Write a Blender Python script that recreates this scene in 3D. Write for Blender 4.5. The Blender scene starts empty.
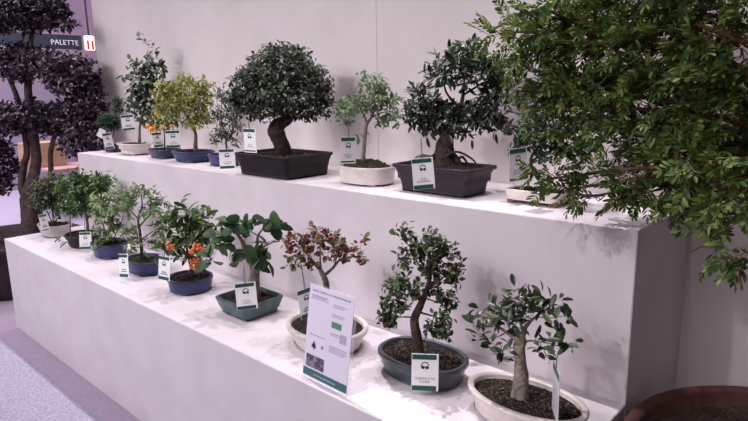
import bpy, bmesh, math, random
import numpy as np
from mathutils import Vector, Matrix

PLANTS = [{'key': 'l1',
  'loc': [-3.5106, 0.2547, 0.6],
  'a': 0.128,
  'b': 0.096,
  'h': 0.0759,
  'n': 2,
  'tap': 0.8,
  'trunks': [[[-0.0019, -0.0057, 0.0589, 0.0063], [-0.0005, -0.0014, 0.1504, 0.0049], [0.001, 0.0029, 0.2411, 0.0037]],
             [[-0.001, -0.0029, 0.0849, 0.0037], [0.0128, 0.0387, 0.1718, 0.0029], [0.0208, 0.0629, 0.2476, 0.0021]],
             [[-0.0027, -0.0082, 0.0856, 0.0037], [-0.0118, -0.0356, 0.1806, 0.0029], [-0.0147, -0.0444, 0.2463, 0.0021]]],
  'blobs': [[0.0037, 0.0111, 0.3178, 0.1099, 0.084], [-0.0142, -0.043, 0.2591, 0.0582, 0.0711], [0.019, 0.0575, 0.2482, 0.0775, 0.084], [-0.0039, -0.0118, 0.2038, 0.084, 0.0646],
            [-0.0176, -0.0531, 0.3114, 0.0388, 0.0517]],
  'berries': []},
 {'key': 'l3',
  'loc': [-3.0781, 0.2574, 0.6],
  'a': 0.12,
  'b': 0.096,
  'h': 0.0715,
  'n': 2,
  'tap': 0.78,
  'trunks': [[[-0.0228, -0.0615, 0.0668, 0.0038], [-0.0206, -0.0555, 0.1508, 0.0034], [-0.015, -0.0404, 0.251, 0.0026]],
             [[0.0074, 0.02, 0.0556, 0.0105], [0.0108, 0.029, 0.1218, 0.008], [0.0108, 0.0291, 0.2009, 0.0067], [0.0102, 0.0274, 0.2855, 0.0042]],
             [[0.0109, 0.0294, 0.1523, 0.0054], [0.0265, 0.0714, 0.2203, 0.0034], [0.0368, 0.099, 0.2962, 0.0026]]],
  'blobs': [[-0.0095, -0.0255, 0.3504, 0.0777, 0.0777], [0.0242, 0.0652, 0.3656, 0.0956, 0.0658], [0.0097, 0.0262, 0.2736, 0.0956, 0.0717], [0.047, 0.1265, 0.3719, 0.0717, 0.0598],
            [-0.0173, -0.0465, 0.2397, 0.0478, 0.0538], [0.0274, 0.0737, 0.2443, 0.0717, 0.0717], [0.0036, 0.0096, 0.4063, 0.0538, 0.0359]],
  'berries': []},
 {'key': 'l4',
  'loc': [-2.7294, 0.2612, 0.6],
  'a': 0.1246,
  'b': 0.0897,
  'h': 0.0769,
  'n': 2,
  'tap': 0.85,
  'trunks': [[[-0.0027, -0.0066, 0.0552, 0.0046], [0.0022, 0.0053, 0.1338, 0.0035], [0.0134, 0.0326, 0.2271, 0.0028], [0.0242, 0.0587, 0.3089, 0.0018]],
             [[0.0005, 0.0012, 0.0886, 0.0032], [-0.0078, -0.0188, 0.1766, 0.0025], [-0.0088, -0.0213, 0.2501, 0.0015]],
             [[0.0028, 0.0069, 0.0993, 0.0032], [0.0249, 0.0603, 0.1669, 0.0021], [0.0347, 0.0841, 0.2212, 0.0015]]],
  'blobs': [[0.0055, 0.0134, 0.2743, 0.0727, 0.0615], [0.0276, 0.0669, 0.3474, 0.0615, 0.0503], [-0.0073, -0.0178, 0.1878, 0.0615, 0.0615], [0.0274, 0.0665, 0.1833, 0.0559, 0.0559],
            [-0.0006, -0.0014, 0.1119, 0.0782, 0.0391], [0.0261, 0.0632, 0.0918, 0.0391, 0.0335], [0.0426, 0.1032, 0.276, 0.0447, 0.0447], [-0.0119, -0.0288, 0.3179, 0.0391, 0.0391]],
  'berries': []},
 {'key': 'l5',
  'loc': [-2.2798, 0.2495, 0.6],
  'a': 0.1227,
  'b': 0.0884,
  'h': 0.0673,
  'n': 2,
  'tap': 0.88,
  'trunks': [[[-0.0091, -0.0191, 0.0669, 0.0116], [-0.0075, -0.0158, 0.1081, 0.008], [-0.0067, -0.0141, 0.206, 0.0068], [-0.0081, -0.017, 0.2727, 0.0049], [0.0023, 0.0049, 0.3362, 0.0035],
              [0.0029, 0.0061, 0.4015, 0.0022]],
             [[-0.0055, -0.0116, 0.2364, 0.0042], [0.0166, 0.0351, 0.2925, 0.0029], [0.0345, 0.0727, 0.3397, 0.0019]],
             [[-0.0063, -0.0133, 0.2672, 0.0035], [-0.0219, -0.0462, 0.3213, 0.0022], [-0.0323, -0.0681, 0.3535, 0.0016]],
             [[-0.0079, -0.0166, 0.1755, 0.0035], [-0.026, -0.0548, 0.17, 0.0022], [-0.0362, -0.0762, 0.1624, 0.0014]],
             [[-0.0063, -0.0133, 0.1648, 0.0035], [0.0172, 0.0362, 0.2, 0.0026], [0.0361, 0.076, 0.216, 0.0016]]],
  'blobs': [[0.0031, 0.0065, 0.4065, 0.076, 0.0405], [0.0309, 0.0651, 0.3506, 0.0608, 0.0405], [-0.0244, -0.0514, 0.3569, 0.0456, 0.0456], [0.0372, 0.0784, 0.2468, 0.0405, 0.0608],
            [-0.0227, -0.0478, 0.1537, 0.0507, 0.0355], [0.0153, 0.0322, 0.1487, 0.0405, 0.0304], [0.0093, 0.0195, 0.3094, 0.0608, 0.0355], [0.0379, 0.0798, 0.1531, 0.0253, 0.0355],
            [-0.0212, -0.0447, 0.2402, 0.0304, 0.0304]],
  'berries': []},
 {'key': 'l6',
  'loc': [-1.8507, 0.243, 0.6],
  'a': 0.1053,
  'b': 0.1001,
  'h': 0.0632,
  'n': 2,
  'tap': 0.9,
  'trunks': [[[0.0028, 0.005, 0.0252, 0.0072], [0.0035, 0.0063, 0.1011, 0.0058], [-0.0017, -0.0031, 0.1869, 0.0048], [-0.0003, -0.0006, 0.2793, 0.0035], [0.0111, 0.0198, 0.3597, 0.0023]],
             [[-0.0005, -0.0009, 0.1632, 0.0035], [-0.0193, -0.0346, 0.2184, 0.0026], [-0.0306, -0.0547, 0.2484, 0.0018]],
             [[-0.0009, -0.0015, 0.21, 0.0035], [0.026, 0.0465, 0.2511, 0.0026], [0.0416, 0.0744, 0.2714, 0.0018]]],
  'blobs': [[0.0111, 0.0198, 0.3597, 0.064, 0.0366], [-0.0195, -0.0349, 0.3195, 0.0595, 0.0503], [0.0281, 0.0504, 0.3109, 0.0595, 0.0457], [-0.0343, -0.0614, 0.2583, 0.0457, 0.0412],
            [0.0404, 0.0724, 0.239, 0.0503, 0.0412], [-0.0101, -0.018, 0.1886, 0.0457, 0.0366], [-0.014, -0.0865, 0.2118, 0.0274, 0.0229], [0.0071, 0.0128, 0.2548, 0.0549, 0.0457],
            [0.0358, 0.0642, 0.1695, 0.032, 0.0229]],
  'berries': [[0.127, -0.0158, 0.2345, 0.0085], [0.1383, -0.0153, 0.2081, 0.0083], [0.1369, -0.0023, 0.2024, 0.0088], [0.0893, -0.0374, 0.1993, 0.0093], [0.1216, -0.0439, 0.2051, 0.0089],
              [0.1229, -0.0413, 0.2213, 0.0093], [0.0959, -0.0215, 0.2304, 0.0079], [0.1332, -0.028, 0.2181, 0.0089], [0.1113, -0.0407, 0.2148, 0.0078], [0.1109, -0.0108, 0.2222, 0.0077],
              [0.1085, -0.0461, 0.2074, 0.0079], [0.1274, -0.0192, 0.2308, 0.0085], [0.1162, 0.0107, 0.2018, 0.0076], [0.0893, -0.0299, 0.1887, 0.0083], [0.1021, -0.0285, 0.2148, 0.009],
              [0.1063, -0.0237, 0.2267, 0.0079], [0.1275, -0.0075, 0.1961, 0.0088], [0.1064, -0.0106, 0.2185, 0.0082], [0.0899, -0.0285, 0.1924, 0.0087], [0.1386, -0.006, 0.2129, 0.0091],
              [0.1105, -0.0234, 0.2347, 0.0083], [0.1041, -0.0473, 0.2112, 0.0081], [0.1087, 0.0047, 0.2041, 0.0088], [0.1327, -0.0136, 0.2194, 0.0095], [0.1166, -0.0313, 0.1599, 0.0083],
              [0.1056, -0.0138, 0.1635, 0.0077], [0.1121, -0.0368, 0.1316, 0.0086], [0.1191, -0.0282, 0.1608, 0.0084], [0.0896, -0.0096, 0.1398, 0.0081], [0.1001, -0.0122, 0.1548, 0.0084],
              [0.1075, -0.0209, 0.1584, 0.0091], [0.0853, -0.0367, 0.1586, 0.0085], [0.1114, -0.0343, 0.1519, 0.0075], [0.11, -0.0313, 0.137, 0.0075], [0.0962, -0.0438, 0.1644, 0.0081],
              [0.0757, -0.0334, 0.1316, 0.0091], [0.0809, -0.0336, 0.1278, 0.0081], [0.092, -0.0219, 0.1179, 0.0085], [0.1091, -0.0466, 0.1557, 0.0085], [0.0956, -0.0066, 0.1351, 0.0084],
              [0.1043, -0.0103, 0.1404, 0.0085], [0.0994, -0.0278, 0.1658, 0.0086], [0.0499, -0.1222, 0.2449, 0.0081], [0.0462, -0.1056, 0.2184, 0.0085], [0.0733, -0.1316, 0.2337, 0.0075],
              [0.0761, -0.1169, 0.2414, 0.0088], [0.0688, -0.1276, 0.2515, 0.0071], [0.0585, -0.1247, 0.2523, 0.0081], [0.0685, -0.1275, 0.2311, 0.0089], [0.0655, -0.1228, 0.2506, 0.0074],
              [0.0784, -0.1117, 0.2323, 0.0078], [0.0647, -0.1164, 0.2404, 0.0074]]},
 {'key': 'l7',
  'loc': [-1.4068, 0.2486, 0.6],
  'a': 0.1092,
  'b': 0.1005,
  'h': 0.0696,
  'n': 9,
  'tap': 0.8,
  'trunks': [[[0.0118, 0.0171, 0.0964, 0.0275], [0.0143, 0.0207, 0.1385, 0.021], [0.016, 0.0231, 0.1887, 0.02], [0.0051, 0.0074, 0.232, 0.0151], [-0.0027, -0.0038, 0.2663, 0.0101],
              [-0.0121, -0.0175, 0.3127, 0.0065], [-0.0281, -0.0407, 0.3554, 0.0037]],
             [[0.0072, 0.0104, 0.2276, 0.0086], [0.0245, 0.0354, 0.2791, 0.0058], [0.0279, 0.0404, 0.3157, 0.0043], [0.0447, 0.0648, 0.3546, 0.0026]],
             [[0.0153, 0.0221, 0.2014, 0.0071], [0.0328, 0.0474, 0.2572, 0.0049], [0.0561, 0.0812, 0.2831, 0.0034], [0.0766, 0.1108, 0.2866, 0.0021]],
             [[-0.0006, -0.0009, 0.2618, 0.0052], [-0.0314, -0.0454, 0.2661, 0.0034], [-0.0569, -0.0823, 0.286, 0.0023]]],
  'blobs': [[-0.028, -0.0405, 0.3594, 0.0653, 0.0326], [0.0157, 0.0227, 0.35, 0.0326, 0.0245], [0.0497, 0.0719, 0.3704, 0.0286, 0.0245], [0.0721, 0.1043, 0.3678, 0.0204, 0.0163],
            [-0.0578, -0.0836, 0.3186, 0.0367, 0.0326], [-0.0121, -0.0175, 0.3127, 0.049, 0.0286], [-0.0387, -0.056, 0.2466, 0.0326, 0.0204], [0.0315, -0.0072, 0.2278, 0.0245, 0.0204],
            [0.0593, 0.0506, 0.2363, 0.0204, 0.0163], [-0.073, -0.1056, 0.2637, 0.0204, 0.0204], [0.0121, 0.0702, 0.2907, 0.0204, 0.0163]],
  'berries': []},
 {'key': 'l8',
  'loc': [-0.9419, 0.2439, 0.6],
  'a': 0.1609,
  'b': 0.1287,
  'h': 0.0739,
  'n': 2,
  'tap': 0.8,
  'trunks': [[[0.0055, 0.0061, 0.0836, 0.0192], [0.0038, 0.0041, 0.1617, 0.0124], [0.0017, 0.0018, 0.2241, 0.0109], [-0.0068, -0.0075, 0.2609, 0.0081], [-0.02, -0.0219, 0.2906, 0.0051],
              [-0.0418, -0.046, 0.3349, 0.0029], [-0.0545, -0.06, 0.371, 0.0018]],
             [[-0.0024, -0.0026, 0.2498, 0.0062], [0.0191, 0.021, 0.2772, 0.0051], [0.0383, 0.0422, 0.3082, 0.0032], [0.064, 0.0704, 0.3137, 0.0022], [0.0849, 0.0934, 0.3087, 0.0014]],
             [[-0.0088, -0.0097, 0.2719, 0.0045], [-0.0099, -0.0109, 0.3221, 0.0029], [-0.0086, -0.0094, 0.3788, 0.0018]],
             [[0.0215, 0.0237, 0.2806, 0.0029], [0.0319, 0.0351, 0.3337, 0.002], [0.0374, 0.0411, 0.3759, 0.0014]],
             [[-0.02, -0.0219, 0.2906, 0.0029], [-0.05, -0.0549, 0.289, 0.0018], [-0.075, -0.0824, 0.2979, 0.0012]]],
  'blobs': [[-0.0571, -0.0628, 0.3606, 0.0462, 0.0426], [-0.0172, -0.0189, 0.4004, 0.0462, 0.0284], [0.0113, 0.0124, 0.3421, 0.0462, 0.032], [0.0458, 0.0503, 0.3328, 0.0391, 0.032],
            [0.0779, 0.0857, 0.3092, 0.032, 0.0249], [0.0883, 0.0971, 0.3764, 0.0249, 0.0107], [-0.0748, -0.0822, 0.305, 0.0213, 0.0178], [0.0375, 0.0412, 0.383, 0.032, 0.0249],
            [-0.0381, -0.0419, 0.3026, 0.032, 0.0178], [-0.081, -0.0891, 0.3972, 0.0178, 0.0213]],
  'berries': [[-0.0557, -0.1063, 0.3978, 0.0059], [-0.0728, -0.0887, 0.3929, 0.0048], [-0.0661, -0.0949, 0.3467, 0.0051], [-0.0595, -0.076, 0.3671, 0.0057], [-0.0551, -0.0978, 0.3689, 0.006],
              [-0.0198, -0.0598, 0.3883, 0.0052], [-0.0108, -0.0676, 0.3648, 0.005], [-0.0487, -0.1037, 0.3811, 0.0047], [-0.0428, -0.05, 0.3715, 0.0052], [-0.0099, -0.0692, 0.3559, 0.0058],
              [-0.0048, -0.0492, 0.3533, 0.0056], [-0.069, -0.0789, 0.3629, 0.0059], [-0.0162, -0.0532, 0.3559, 0.0049], [-0.0347, -0.0779, 0.4061, 0.0049], [-0.0661, -0.0853, 0.3554, 0.0056],
              [-0.0466, -0.0889, 0.3474, 0.0048], [-0.0212, -0.0467, 0.3766, 0.0054], [-0.059, -0.1055, 0.3879, 0.005], [-0.011, -0.0633, 0.3911, 0.006], [-0.0458, -0.0574, 0.3933, 0.0053],
              [-0.0197, -0.0608, 0.3479, 0.005], [-0.0157, -0.0759, 0.3976, 0.0058], [0.0399, -0.0039, 0.403, 0.0056], [0.0093, -0.0471, 0.4177, 0.0052], [0.0026, -0.0067, 0.3922, 0.0049],
              [0.0157, -0.0387, 0.3776, 0.0047], [0.0425, -0.0118, 0.3935, 0.0058], [0.0126, -0.0109, 0.4062, 0.005], [0.0075, -0.0172, 0.3706, 0.0052], [-0.0264, -0.0295, 0.4049, 0.0057],
              [-0.0097, -0.0305, 0.4054, 0.0058], [-0.0156, -0.0585, 0.4032, 0.005], [0.0041, -0.0441, 0.4058, 0.0055], [0.0085, -0.0356, 0.3745, 0.0055], [-0.0153, -0.0288, 0.4288, 0.0059],
              [0.003, -0.0509, 0.3856, 0.0055], [0.0219, 0.0084, 0.3792, 0.0054], [0.0521, 0.0157, 0.3514, 0.006], [0.0331, 0.0103, 0.3475, 0.0051], [0.0595, 0.0151, 0.3558, 0.005],
              [0.0446, 0.0158, 0.3908, 0.0059], [0.0534, 0.0219, 0.3495, 0.0054], [0.034, 0.0058, 0.3879, 0.0059], [0.0474, 0.0002, 0.3281, 0.0059], [0.0267, 0.027, 0.3242, 0.0058],
              [0.0456, 0.0234, 0.3542, 0.0053], [0.047, 0.0065, 0.3857, 0.0054], [0.0326, -0.0123, 0.383, 0.006], [0.0479, 0.0202, 0.3425, 0.0051], [0.06, 0.0069, 0.3363, 0.0058],
              [0.0428, 0.0165, 0.3629, 0.0051], [0.0139, 0.0057, 0.347, 0.0057], [0.0468, 0.0009, 0.3471, 0.0054], [0.0615, 0.0327, 0.3691, 0.0058], [0.0845, 0.0398, 0.3484, 0.0051],
              [0.0782, 0.0834, 0.315, 0.0048], [0.0559, 0.0197, 0.3391, 0.0057], [0.0918, 0.0505, 0.3293, 0.0051], [0.0687, 0.0364, 0.3054, 0.005], [0.0802, 0.0388, 0.3103, 0.0059],
              [0.0816, 0.0626, 0.3465, 0.0053], [0.0463, 0.0503, 0.3233, 0.0053], [0.0564, 0.0543, 0.3424, 0.0051], [0.0771, 0.0642, 0.3241, 0.0058], [0.0778, 0.058, 0.3444, 0.0046],
              [0.0509, 0.0526, 0.3286, 0.0052], [0.0951, 0.0857, 0.3683, 0.0047], [0.1094, 0.0741, 0.3764, 0.0057], [0.0864, 0.0639, 0.3743, 0.0047], [0.1042, 0.0822, 0.376, 0.0056],
              [0.1174, 0.0741, 0.3775, 0.0056], [0.1008, 0.0755, 0.3028, 0.0051], [0.0993, 0.0841, 0.2948, 0.0054], [0.1035, 0.0795, 0.2931, 0.0055], [0.0995, 0.0711, 0.3074, 0.0056],
              [0.1057, 0.0686, 0.2946, 0.0049], [0.0964, 0.0703, 0.3003, 0.0053], [-0.0598, -0.0978, 0.3584, 0.0058], [-0.0803, -0.0993, 0.3428, 0.0049], [-0.0645, -0.1015, 0.3504, 0.005],
              [-0.0527, -0.1085, 0.3484, 0.0057], [-0.0664, -0.0922, 0.3738, 0.0052], [-0.0471, -0.0857, 0.3505, 0.0051], [-0.0571, -0.0952, 0.3534, 0.0052], [-0.0686, -0.0949, 0.3411, 0.005],
              [-0.0485, -0.0927, 0.382, 0.0045]]},
 {'key': 'l10',
  'loc': [-0.5443, 0.2789, 0.6],
  'a': 0.1515,
  'b': 0.103,
  'h': 0.0697,
  'n': 2.4,
  'tap': 0.86,
  'trunks': [[[-0.0104, -0.0081, 0.0743, 0.0241], [-0.0116, -0.009, 0.1044, 0.017], [-0.0187, -0.0145, 0.1736, 0.0138], [-0.0052, -0.0041, 0.226, 0.011], [0.0092, 0.0072, 0.2713, 0.0084],
              [0.0188, 0.0146, 0.3192, 0.006], [0.0235, 0.0183, 0.3602, 0.0045], [0.0163, 0.0127, 0.407, 0.0028], [0.0233, 0.0182, 0.4472, 0.0016]],
             [[0.0188, 0.0146, 0.3097, 0.0035], [-0.0121, -0.0094, 0.3662, 0.0024], [-0.0239, -0.0186, 0.4037, 0.0018], [-0.0474, -0.0369, 0.4409, 0.0012]],
             [[-0.0004, -0.0003, 0.239, 0.004], [-0.0244, -0.019, 0.2708, 0.0026], [-0.058, -0.0451, 0.2929, 0.0018]],
             [[-0.015, -0.0117, 0.1867, 0.0031], [-0.0466, -0.0363, 0.1895, 0.002], [-0.0735, -0.0572, 0.1824, 0.0012]],
             [[0.0092, 0.0072, 0.2713, 0.0035], [0.0426, 0.0331, 0.3099, 0.0024], [0.078, 0.0606, 0.3418, 0.0014]],
             [[-0.0101, -0.0079, 0.2064, 0.0035], [0.0237, 0.0185, 0.194, 0.0024], [0.0503, 0.0391, 0.1814, 0.0014]],
             [[0.0044, 0.0034, 0.2519, 0.0028], [0.0357, 0.0277, 0.2395, 0.0018], [0.0645, 0.0501, 0.2367, 0.0012]],
             [[0.0235, 0.0183, 0.3602, 0.0026], [0.0494, 0.0384, 0.3916, 0.0018], [0.0634, 0.0493, 0.4042, 0.0012]]],
  'blobs': [[-0.0426, -0.0331, 0.4563, 0.0283, 0.0157], [-0.0239, -0.0186, 0.4161, 0.0283, 0.022], [0.0234, 0.0182, 0.4256, 0.0346, 0.0346], [0.0588, 0.0457, 0.3979, 0.0283, 0.0252],
            [0.0873, 0.0679, 0.3513, 0.022, 0.0189], [0.0639, 0.0497, 0.3291, 0.0314, 0.022], [0.0235, 0.0183, 0.3476, 0.0346, 0.0346], [-0.0431, -0.0335, 0.3723, 0.022, 0.022],
            [-0.0629, -0.0489, 0.2928, 0.0377, 0.0314], [-0.09, -0.07, 0.2376, 0.0189, 0.0157], [-0.0244, -0.019, 0.2805, 0.0314, 0.0283], [-0.076, -0.0591, 0.1791, 0.0252, 0.022],
            [-0.0536, -0.0417, 0.2349, 0.0283, 0.022], [0.0596, 0.0464, 0.2463, 0.0252, 0.0189], [0.0455, 0.0354, 0.1878, 0.0252, 0.022], [0.0189, 0.0147, 0.1546, 0.0189, 0.0157],
            [0.0578, 0.0449, 0.139, 0.0126, 0.0157], [0.0717, 0.0557, 0.2272, 0.0157, 0.0126], [0.0432, 0.0336, 0.1551, 0.0283, 0.022], [-0.0832, -0.0647, 0.1921, 0.0252, 0.022],
            [0.0332, 0.0258, 0.2812, 0.0283, 0.022], [-0.005, -0.0039, 0.3882, 0.022, 0.022]],
  'berries': []},
 {'key': 'l11',
  'loc': [-0.1772, 0.255, 0.6],
  'a': 0.1695,
  'b': 0.1051,
  'h': 0.0682,
  'n': 2,
  'tap': 0.86,
  'trunks': [[[-0.0111, -0.0057, 0.101, 0.0243], [-0.0117, -0.0061, 0.124, 0.0194], [-0.0151, -0.0078, 0.1638, 0.0153], [-0.0174, -0.0089, 0.2033, 0.0156], [-0.0168, -0.0086, 0.2232, 0.0158],
              [-0.033, -0.017, 0.2354, 0.0083], [-0.0493, -0.0254, 0.2449, 0.0047], [-0.075, -0.0387, 0.262, 0.0034], [-0.1056, -0.0544, 0.2842, 0.0019]],
             [[-0.0144, -0.0074, 0.2206, 0.0097], [-0.0086, -0.0044, 0.2549, 0.0067], [0.0021, 0.0011, 0.2754, 0.0047], [0.0192, 0.0099, 0.2964, 0.003], [0.0427, 0.022, 0.3205, 0.0015]],
             [[-0.0108, -0.0056, 0.2546, 0.0047], [-0.0208, -0.0107, 0.287, 0.003], [-0.0262, -0.0135, 0.3196, 0.0017]],
             [[-0.0353, -0.0182, 0.2352, 0.0034], [-0.0453, -0.0233, 0.2678, 0.0022], [-0.0643, -0.0331, 0.2994, 0.0015]],
             [[-0.0099, -0.0051, 0.2211, 0.0038], [0.0148, 0.0076, 0.2267, 0.0024], [0.055, 0.0284, 0.2229, 0.0014]],
             [[-0.047, -0.0242, 0.2452, 0.0024], [-0.0674, -0.0347, 0.2289, 0.0015], [-0.0929, -0.0479, 0.2232, 0.0012], [-0.1142, -0.0589, 0.2352, 0.0009]],
             [[0.0171, 0.0088, 0.2935, 0.0019], [0.0546, 0.0281, 0.2944, 0.0014], [0.0868, 0.0447, 0.3057, 0.0009]]],
  'blobs': [[-0.0873, -0.045, 0.2972, 0.0324, 0.0243], [-0.1218, -0.0628, 0.2713, 0.0189, 0.0162], [-0.0533, -0.0275, 0.3171, 0.0324, 0.0216], [-0.0223, -0.0115, 0.3419, 0.0297, 0.0243],
            [0.0133, 0.0069, 0.3423, 0.0324, 0.027], [0.0445, 0.0229, 0.3315, 0.027, 0.0216], [0.0722, 0.0372, 0.3475, 0.0135, 0.0135], [0.0888, 0.0458, 0.3086, 0.0135, 0.0108],
            [-0.1141, -0.0588, 0.2323, 0.0162, 0.0189], [-0.0764, -0.0394, 0.2136, 0.0189, 0.0135], [-0.0484, -0.025, 0.2083, 0.0135, 0.0162], [0.0569, 0.0293, 0.2314, 0.0243, 0.0162],
            [0.0985, 0.0507, 0.2333, 0.0108, 0.0108], [0.0286, 0.0147, 0.2143, 0.0162, 0.0081], [0.0625, 0.0322, 0.1987, 0.0108, 0.0135], [-0.0639, -0.0329, 0.175, 0.0081, 0.0108],
            [0.0706, 0.0364, 0.2769, 0.0135, 0.0108], [-0.001, -0.0005, 0.3027, 0.0324, 0.0216], [-0.0366, -0.0189, 0.2854, 0.027, 0.0162]],
  'berries': []},
 {'key': 'ua',
  'loc': [-3.5026, 0.6792, 1.1],
  'a': 0.068,
  'b': 0.0612,
  'h': 0.0477,
  'n': 2,
  'tap': 0.85,
  'trunks': [[[-0.003, -0.0068, 0.0396, 0.0047], [-0.0023, -0.0052, 0.1205, 0.0039], [-0.0021, -0.0049, 0.1874, 0.0026]],
             [[-0.0014, -0.0032, 0.08, 0.003], [0.0138, 0.0315, 0.2127, 0.0026], [0.0198, 0.0454, 0.3054, 0.0014]]],
  'blobs': [[-0.0038, -0.0087, 0.2076, 0.068, 0.0544], [0.0213, 0.0488, 0.312, 0.034, 0.0612], [-0.0144, -0.033, 0.1886, 0.0408, 0.0408], [0.0075, 0.0172, 0.1798, 0.0408, 0.0408]],
  'berries': []},
 {'key': 'ub',
  'loc': [-3.2139, 0.6939, 1.1],
  'a': 0.1429,
  'b': 0.1029,
  'h': 0.0722,
  'n': 2,
  'tap': 0.74,
  'trunks': [[[0.0101, 0.0212, 0.0445, 0.0148], [0.0136, 0.0286, 0.1023, 0.0092], [0.0179, 0.0377, 0.179, 0.0072], [0.0326, 0.0687, 0.2928, 0.0058], [0.0452, 0.0951, 0.4185, 0.0045],
              [0.0474, 0.0997, 0.5434, 0.0033], [0.0537, 0.1131, 0.6423, 0.0017]],
             [[0.0334, 0.0702, 0.3118, 0.0037], [0.0584, 0.1228, 0.3548, 0.0029], [0.0702, 0.1477, 0.3923, 0.0017]],
             [[0.0391, 0.0823, 0.3936, 0.0037], [0.018, 0.0379, 0.4444, 0.0025], [0.0093, 0.0197, 0.4819, 0.0017]],
             [[0.0495, 0.1041, 0.531, 0.0021], [0.0755, 0.1589, 0.6055, 0.0014], [0.0962, 0.2024, 0.5306, 0.001]],
             [[0.0514, 0.1081, 0.5806, 0.0017], [0.0689, 0.145, 0.6364, 0.001], [0.0804, 0.1691, 0.6674, 0.001]]],
  'blobs': [[0.0479, 0.1007, 0.5558, 0.0715, 0.052], [0.0236, 0.0496, 0.4567, 0.0715, 0.0715], [0.0591, 0.1243, 0.4432, 0.0715, 0.0715], [0.0189, 0.0399, 0.3378, 0.065, 0.0715],
            [0.0569, 0.1198, 0.3167, 0.0585, 0.0715], [0.0385, 0.0809, 0.2414, 0.0585, 0.039], [0.0133, 0.0279, 0.5805, 0.026, 0.026], [0.0579, 0.1219, 0.6853, 0.013, 0.026],
            [0.0801, 0.1687, 0.6613, 0.0195, 0.013], [0.1017, 0.214, 0.5368, 0.0195, 0.026], [0.0849, 0.1788, 0.5807, 0.026, 0.026]],
  'berries': []},
 {'key': 'uc',
  'loc': [-2.8445, 0.7009, 1.1],
  'a': 0.1147,
  'b': 0.0803,
  'h': 0.0519,
  'n': 2.6,
  'tap': 0.85,
  'trunks': [[[-0.0006, -0.0011, 0.0455, 0.0051], [0.0023, 0.0042, 0.1178, 0.0038], [0.0016, 0.0029, 0.2018, 0.0031], [-0.0009, -0.0017, 0.2733, 0.002]]],
  'blobs': [[0.0003, 0.0006, 0.2376, 0.0731, 0.0548], [-0.0217, -0.041, 0.2154, 0.0365, 0.0365], [0.0265, 0.05, 0.2239, 0.0426, 0.0487], [0.0006, 0.0012, 0.178, 0.0609, 0.0244]],
  'berries': [[0.0401, -0.0953, 0.1788, 0.0164], [0.0496, -0.0772, 0.1605, 0.0146], [0.077, -0.0683, 0.2708, 0.0164], [0.0331, -0.1085, 0.1968, 0.0128], [0.0715, -0.0359, 0.188, 0.0122],
              [0.0751, 0.0136, 0.1912, 0.0103], [0.024, -0.0615, 0.1852, 0.0097]]},
 {'key': 'ud',
  'loc': [-2.522, 0.7012, 1.1],
  'a': 0.1382,
  'b': 0.0995,
  'h': 0.0577,
  'n': 2.6,
  'tap': 0.82,
  'trunks': [[[0.0078, 0.0132, 0.0391, 0.0188], [0.0081, 0.0138, 0.0848, 0.012], [0.0107, 0.0182, 0.1526, 0.0095], [-0.0016, -0.0027, 0.2265, 0.0073], [-0.0204, -0.0348, 0.2998, 0.0048],
              [-0.0285, -0.0487, 0.3661, 0.0025]],
             [[0.0079, 0.0134, 0.1867, 0.0052], [0.0332, 0.0566, 0.2748, 0.0032], [0.0416, 0.0709, 0.3524, 0.0022]],
             [[-0.0036, -0.0062, 0.2434, 0.0044], [0.0002, 0.0004, 0.343, 0.0029], [0.0059, 0.0101, 0.4197, 0.0019]]],
  'blobs': [[-0.0073, -0.0125, 0.4255, 0.0973, 0.0458], [-0.0549, -0.0938, 0.3726, 0.0687, 0.063], [0.0335, 0.0572, 0.3582, 0.063, 0.063], [-0.0112, -0.0192, 0.327, 0.0916, 0.063],
            [0.0353, 0.0603, 0.2579, 0.0458, 0.063], [-0.0668, -0.114, 0.2802, 0.0515, 0.0515], [0.0064, 0.0109, 0.2204, 0.0515, 0.0401], [-0.0714, -0.1218, 0.4219, 0.0343, 0.0286],
            [0.0471, 0.0804, 0.4295, 0.0401, 0.0286]],
  'berries': []},
 {'key': 'ue',
  'loc': [-2.192, 0.6896, 1.1],
  'a': 0.0992,
  'b': 0.0744,
  'h': 0.0588,
  'n': 2.4,
  'tap': 0.85,
  'trunks': [[[0.005, 0.0077, 0.049, 0.0068], [0.0081, 0.0125, 0.0967, 0.0052], [0.0064, 0.0098, 0.1654, 0.0041], [-0.0017, -0.0026, 0.2495, 0.003], [0.0045, 0.0069, 0.3422, 0.002]],
             [[0.0075, 0.0115, 0.1179, 0.0034], [0.0296, 0.0454, 0.185, 0.0024], [0.0455, 0.0697, 0.2366, 0.0014]],
             [[0.0056, 0.0086, 0.1444, 0.003], [-0.012, -0.0183, 0.198, 0.002], [-0.0207, -0.0317, 0.2608, 0.0014]]],
  'blobs': [[0.0049, 0.0075, 0.3524, 0.0427, 0.0427], [-0.012, -0.0184, 0.2707, 0.0374, 0.0374], [0.0238, 0.0364, 0.2586, 0.0427, 0.0427], [0.0044, 0.0067, 0.1865, 0.0534, 0.0374],
            [0.0424, 0.0648, 0.2263, 0.0267, 0.0374], [-0.0197, -0.0302, 0.1409, 0.0267, 0.0214], [0.0282, 0.0431, 0.1429, 0.032, 0.0267]],
  'berries': []},
 {'key': 'uf',
  'loc': [-1.6541, 0.6565, 1.1],
  'a': 0.2037,
  'b': 0.1467,
  'h': 0.1011,
  'n': 10,
  'tap': 0.88,
  'trunks': [[[-0.0008, -0.001, 0.0851, 0.0464], [-0.0011, -0.0013, 0.1223, 0.038], [-0.0098, -0.0123, 0.1644, 0.0363], [-0.0172, -0.0215, 0.2015, 0.0397], [-0.0049, -0.0061, 0.233, 0.0321],
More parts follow.
